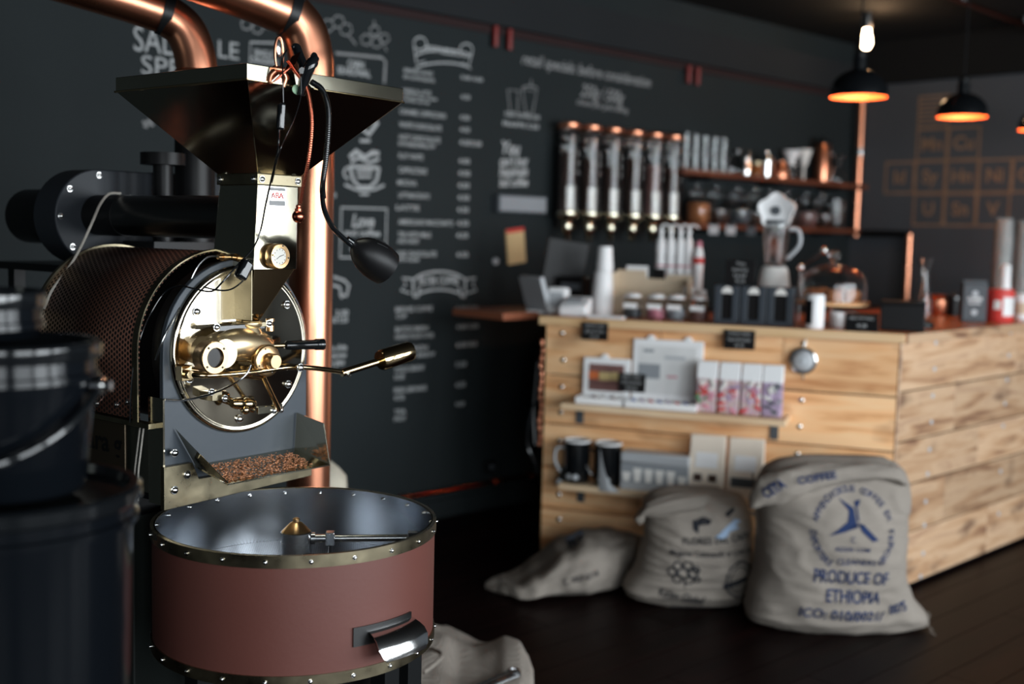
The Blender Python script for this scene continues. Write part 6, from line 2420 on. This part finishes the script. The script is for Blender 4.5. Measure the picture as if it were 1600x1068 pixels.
# six gravity dispensers
dl = ['first from the left', 'second from the left', 'third from the left', 'third from the right', 'second from the right', 'rightmost']
fills = ['beans', 'beans', 'beans', 'beans', 'plum', 'beans']
rail = thing('dispenser_rail', 'black mounting board carrying the six bean dispensers', 'board', at(WB, .6, 0, 1.7), WB.rot)
xa, xb = wx(868, 0) - .02, wx(1060, 0) + .02
MB().box(xa - .6, xb - .6, -.03, -.001, -.26, .24).build('board_panel', 'black', rail, smooth=False, bevel=.003)
for i, px in enumerate((887, 921, 955, 989, 1020, 1049)):
    t_ = wtop('bean_dispenser', 'tall clear bean dispenser tube with copper cap on the wall, ' + dl[i], 'dispenser', px, -.10, 1.385, 'bean dispensers')
    r = .052
    MB().lathe([(r, .125), (r, .56), (r - .003, .56), (r - .003, .125), (r, .125)], (0, 0, 0), 40, False).build('tube_glass', 'glass', t_, ang=40)
    MB().lathe([(0, .13), (r - .006, .13), (r - .006, .44 - .03 * (i % 3)), (0, .45 - .03 * (i % 3))], (0, 0, 0), 32, False).build('bean_fill', fills[i], t_)
    MB().lathe([(r + .004, .56), (r + .008, .566), (r + .008, .582), (r - .01, .595), (0, .60)], (0, 0, 0), 40).build('tube_cap', 'copper', t_, ang=40)
    MB().lathe([(.028, .085), (r + .006, .105), (r + .010, .115), (r + .010, .135), (r + .004, .14), (0, .14)], (0, 0, 0), 40).build('collar', 'pale_brass', t_, ang=40)
    MB().lathe([(0, -.01), (.016, -.01), (.020, .0), (.016, .012), (.028, .03), (.030, .075), (.026, .088), (0, .088)], (0, 0, 0), 32).build('outlet_valve', 'pale_brass', t_, ang=40)
    MB().rev((.03, 0, .055), (1, 0, 0), [(0, .006), (.012, .006), (.012, .014), (.022, .012)], 16).build('valve_knob', 'gun', t_)
    mb = MB()
    vs = [Vector((cos(a) * (r + .0012), sin(a) * (r + .0012), z)) for z in (.27, .46) for a in [radians(268 + 72 * k / 10) for k in range(11)]]
    mb.add(vs, [(k, k + 1, k + 12, k + 11) for k in range(10)])
    lb = mb.build('name_label', 'black', t_)
    mb = MB()
    for q, wd_ in enumerate(('HOUSE', 'blend', 'medium')):
        put_text(mb, wd_, lambda a, b: Vector((cos(radians(304) + a / r) * (r + .002), sin(radians(304) + a / r) * (r + .002), .43 - q * .045 + b)), .03, width=.05, bold=.03)
    mb.build('label_lettering', 'chalk', lb, smooth=False)
    mb = MB()
    vs = [Vector((cos(a) * (r - .005), sin(a) * (r - .005), z)) for z in (.145, .265) for a in [radians(215 + 55 * k / 8) for k in range(9)]]
    mb.add(vs, [(k, k + 1, k + 10, k + 9) for k in range(8)])
    mb.build('portion_sleeve', 'offwhite', t_)
    MB().box(-.02, .02, 0, .07, .48, .50).build('wall_bracket', 'blackm', t_, smooth=False)

# stacked glasses on the upper shelf
g0 = None
for ci, px in enumerate((1068, 1083, 1098, 1113, 1127)):
    for k in range(2):
        for row in range(2):
            loc = at(WB, wx(px, -.14 + .09 * row), -.14 + .09 * row, 1.7855 + k * .105)
            if g0 is None:
                g0 = MB().lathe([(0, 0), (.027, 0), (.033, .10), (.030, .10), (.025, .008), (0, .008)], (0, 0, 0), 24, False).build('drinking_glass', 'glass', None, ang=40)
                tag(g0, 'clear drinking glass stacked at the left end of the upper wall shelf', 'glass', 'stacked drinking glasses')
                o = g0
            else:
                o = g0.copy()
                COL.objects.link(o)
            o.location = loc
# brewers, kettles and carafes on the upper shelf
def bottle(name, label, cat, px, z, prof, m, extra=None, y=-.10, group=None):
    t_ = wtop(name, label, cat, px, y, z, group)
    MB().lathe(prof, (0, 0, 0), 32).build('body', m, t_, ang=50)
    if extra:
        MB().lathe(extra[0], (0, 0, 0), 28).build(extra[1], extra[2], t_, ang=50)
    return t_


U = 1.7855
bottle('glass_bottle', 'short clear bottle with dark stopper next to the stacked glasses', 'bottle', 1150, U, [(0, 0), (.04, 0), (.044, .05), (.03, .09), (.018, .11), (.018, .13)], 'glass', ([(0, .13), (.022, .13), (.022, .15), (0, .15)], 'stopper', 'gun'))
bottle('steel_pitcher', 'small steel milk pitcher standing left on the upper wall shelf', 'pitcher', 1164, U, [(0, 0), (.034, 0), (.036, .05), (.028, .10), (.034, .14), (.030, .145), (0, .14)], 'chrome')
bottle('jam_jar', 'squat dark jar with brass lid on the upper wall shelf', 'jar', 1180, U, [(0, 0), (.04, 0), (.042, .06), (.036, .07)], 'amber', ([(0, .07), (.038, .07), (.038, .09), (0, .09)], 'jar_lid', 'dark_brass'))
bottle('steel_shaker', 'polished steel shaker in the middle of the upper wall shelf', 'shaker', 1196, U, [(0, 0), (.03, 0), (.036, .10), (.036, .11), (.026, .135), (.014, .145), (.014, .16), (0, .165)], 'chrome')
t_ = bottle('copper_kettle', 'small copper pouring kettle on the upper wall shelf', 'kettle', 1218, U, [(0, 0), (.055, 0), (.058, .03), (.045, .09), (.03, .10), (.03, .106), (0, .11)], 'copper', ([(0, .106), (.01, .108), (.012, .125), (0, .13)], 'lid_knob', 'black'))
MB().tube(smoothpath([(-.05, 0, .03), (-.085, 0, .05), (-.08, 0, .10), (-.10, 0, .125)]), .006, 10).build('spout', 'copper', t_)
MB().tube(smoothpath([(.045, 0, .09), (.085, 0, .10), (.085, 0, .05), (.055, 0, .03)]), .006, 10).build('kettle_handle', 'black', t_)
t_ = wtop('pour_over_dripper', 'white cone dripper on a glass jug, upper wall shelf', 'coffee dripper', 1234, -.09, U)
MB().lathe([(0, 0), (.042, 0), (.05, .03), (.03, .08), (.034, .09), (.031, .09), (.027, .08), (.046, .03), (0, .006)], (0, 0, 0), 32, False).build('glass_jug', 'glass', t_, ang=60)
MB().lathe([(.038, .092), (.038, .098), (.016, .10), (.020, .11), (.062, .185), (.058, .185), (.012, .11), (0, .10)], (0, 0, 0), 36, False).build('cone', 'white', t_, ang=40)
t_ = wtop('pour_over_dripper', 'pale pink cone brewer on stand beside the white cone dripper', 'coffee dripper', 1254, -.09, U)
MB().lathe([(.036, 0), (.036, .006), (.008, .008), (.008, .09), (.02, .10), (.05, .20), (.046, .20), (.016, .10), (0, .095)], (0, 0, 0), 36, False).build('cone_stand', 'offwhite', t_, ang=40)
t_ = bottle('copper_canister', 'tall copper canister with lid near the right end of upper shelf', 'canister', 1283, U, [(0, 0), (.048, 0), (.05, .01), (.05, .24), (.044, .25), (0, .25)], 'copper', ([(0, .25), (.05, .25), (.052, .262), (.03, .28), (.01, .285), (.014, .30), (0, .305)], 'canister_lid', 'blackm'))
t_ = bottle('glass_carafe', 'clear carafe with dark collar at the right end of upper shelf', 'carafe', 1307, U, [(0, 0), (.05, 0), (.056, .04), (.03, .12), (.028, .15), (.045, .20)], 'glass', ([(.030, .115), (.034, .118), (.034, .15), (.030, .153)], 'collar', 'blackm'))
# storage jars on the lower shelf
jl = ['golden biscuits, leftmost', 'second from the left', 'third from the left', 'fourth from the left', 'fifth, holding brown beans', 'sixth from the left', 'seventh from left', 'rightmost']
for i, (px, m2, ff) in enumerate(((1092, 'cookie', .8), (1123, 'beans', .5), (1156, 'dgrey', .6), (1183, 'beans', .5), (1207, 'palegrey', .5), (1233, 'beans', .6), (1262, 'plum', .65), (1288, 'beans', .5))):
    t_ = wtop('storage_jar', 'round glass storage jar with glass lid on the lower wall shelf, ' + jl[i], 'jar', px, -.105, 1.4855, 'jars on the lower wall shelf')
    r = .072
    MB().lathe([(0, 0), (r * .8, 0), (r, .02), (r, .12), (r * .75, .155), (r * .75, .165), (r * .71, .165), (r * .71, .153), (r * .95, .12), (r * .95, .022), (r * .78, .004), (0, .004)], (0, 0, 0), 40, False).build('jar_glass', 'glass', t_, ang=60)
    MB().lathe([(0, .006), (r * .77, .006), (r * .93, .024), (r * .93, .02 + .12 * ff), (0, .03 + .12 * ff)], (0, 0, 0), 32, False).build('jar_contents', m2, t_)
    MB().lathe([(r * .78, .166), (r * .80, .172), (r * .6, .19), (.012, .198), (.012, .205), (.02, .215), (.016, .23), (0, .233)], (0, 0, 0), 36).build('jar_lid', 'glass', t_, ang=60)
t_ = wtop('glass_jug', 'tall clear jug with handle at the right end of the lower wall shelf', 'jug', 1308, -.10, 1.4855)
MB().lathe([(0, 0), (.045, 0), (.05, .02), (.048, .20), (.045, .20), (.046, .02), (0, .006)], (0, 0, 0), 36, False).build('jug_glass', 'glass', t_, ang=60)
MB().tube(smoothpath([(.047, 0, .18), (.085, 0, .17), (.085, 0, .06), (.048, 0, .04)]), .006, 10).build('jug_handle', 'glass', t_)
for i, px in enumerate((1117, 1144, 1176)):
    t_ = wtop('shelf_tag', 'white price tag clipped under the lower wall shelf, ' + ['left', 'middle', 'right'][i] + ' of three', 'tag', px, -.204, 1.455, 'tags on the lower wall shelf')
    MB().box(-.045, .045, -.003, 0, -.03, .025).build('tag_card', 'lgrey' if i < 2 else 'dgrey', t_, smooth=False)
    MB().box(-.02, .02, -.006, .003, .02, .034).build('tag_clip', 'blackm', t_, smooth=False)

# copper pipe run on the far right wall
cp = thing('copper_pipe_run', 'copper pipe dropping down the right wall then turning toward the counter', 'copper pipe', (BW.x, BW.y, 0), BW.rot)
a, b = BW.P(1347, 168, 1, -.06), BW.P(1342, 362, 1, -.06)
MB().tube([(a.x, -.06, 2.46), (a.x, -.06, 1.47)], .024, 20).build('vertical_pipe', 'copper', cp)
MB().rev((a.x, -.06, 1.99), (0, 0, 1), [(0, .03), (.05, .03)], 24).build('pipe_joint', 'chrome', cp)
MB().tube([(a.x, -.06, 1.46), (a.x + .40, -.06, 1.46)], .024, 16).build('dark_cross_pipe', 'blackm', cp)
MB().tube([(a.x + .40, -.06, 1.46), (a.x + .40, -.06, .02)], .024, 20).build('vertical_pipe', 'copper', cp)
MB().rev((a.x, -.06, 1.44), (0, 0, 1), [(0, .03), (.05, .03)], 24).build('pipe_joint', 'copper', cp)

# ================================================================== PENDANT LAMPS
def pendant(label, px, py, Y, r):
    p = WO.P(px, py, 1, Y)
    t_ = thing('pendant_lamp', label, 'pendant lamp', p, 0, 'black dome pendant lamps')
    h = r * 1.02
    outer = [(r * 1.0, 0), (r * 1.0, .012)] + [(r * cos(a), .012 + h * .86 * sin(a)) for a in [radians(8 + 72 * k / 9) for k in range(10)]] + [(.030, h * .93), (.030, h * .93 + .05)]
    inner = [(q[0] - .003, q[1] - .003) for q in reversed(outer[1:-2])] + [(r - .004, 0)]
    MB().lathe(outer, (0, 0, 0), 56, False).build('shade_outside', 'gloss', t_, ang=50)
    MB().lathe(inner, (0, 0, 0), 56, False).build('shade_lining', 'shade_in', t_, ang=50)
    MB().lathe([(0, h * .9 + .0), (.026, h * .9), (.026, h * .9 + .075), (.008, h * .9 + .09), (0, h * .9 + .09)], (0, 0, 0), 24).build('lamp_cap', 'blackm', t_, ang=40)
    MB().tube([(0, 0, h * .9 + .09), (0, 0, 2.749 - p.z)], .004, 8).build('cord', 'black', t_)
    MB().sphere((0, 0, r * .42), .030, (1, 1, 1.2), 20).build('bulb', 'bulb', t_)
    l = bpy.data.lights.new('lamp_light', 'POINT')
    l.energy = 3.2
    l.color = (1.0, .50, .22)
    l.shadow_soft_size = .03
    lo = bpy.data.objects.new('lamp_light', l)
    COL.objects.link(lo)
    lo.parent = t_
    lo.location = (0, 0, r * .12)
    return t_


pendant('black dome pendant lamp, leftmost, hanging in front of the copper pipe', 1341, 152, 5.05, .124)
pendant('black dome pendant lamp, second, hanging before the painted wall squares', 1503, 183, 5.85, .124)
pendant('black dome pendant lamp cut off by the right picture edge', 1627, 203, 6.5, .124)
p = WO.P(1354, 62, 1, 6.95)
t_ = thing('bare_bulb', 'bare glowing bulb close under the ceiling above the leftmost pendant', 'bulb', p, 0)
MB().lathe([(0, -.055), (.018, -.050), (.030, -.025), (.028, .005), (.018, .045), (.018, .07), (0, .07)], (0, 0, 0), 28).build('bulb_glass', 'hotbulb', t_)
MB().lathe([(.024, .06), (.026, .07), (.026, 2.749 - p.z), (0, 2.749 - p.z)], (0, 0, 0), 24).build('lamp_holder', 'gun', t_)
l = bpy.data.lights.new('bulb_light', 'POINT')
l.energy = 2.2
l.color = (1, .62, .35)
l.shadow_soft_size = .04
lo = bpy.data.objects.new('bulb_light', l)
COL.objects.link(lo)
lo.parent = t_
lo.location = (.07, -.03, .05)
# copper conduit across the ceiling at the top right
a, b = WO.P(1480, -6, 2, 2.70), WO.P(1615, 44, 2, 2.70)
t_ = thing('ceiling_conduit', 'copper conduit crossing the dark ceiling at the top right', 'conduit', a, 0)
dd = b - a
MB().tube([-dd * .8, dd * 1.6], .014, 12).build('conduit_pipe', 'red_copper', t_)
for f in (.15, .9):
    m_ = MB().box(-.02, .02, -.02, .02, -.0, .049)
    o = m_.build('conduit_clip', 'gun', t_, smooth=False)
    o.location = dd * f
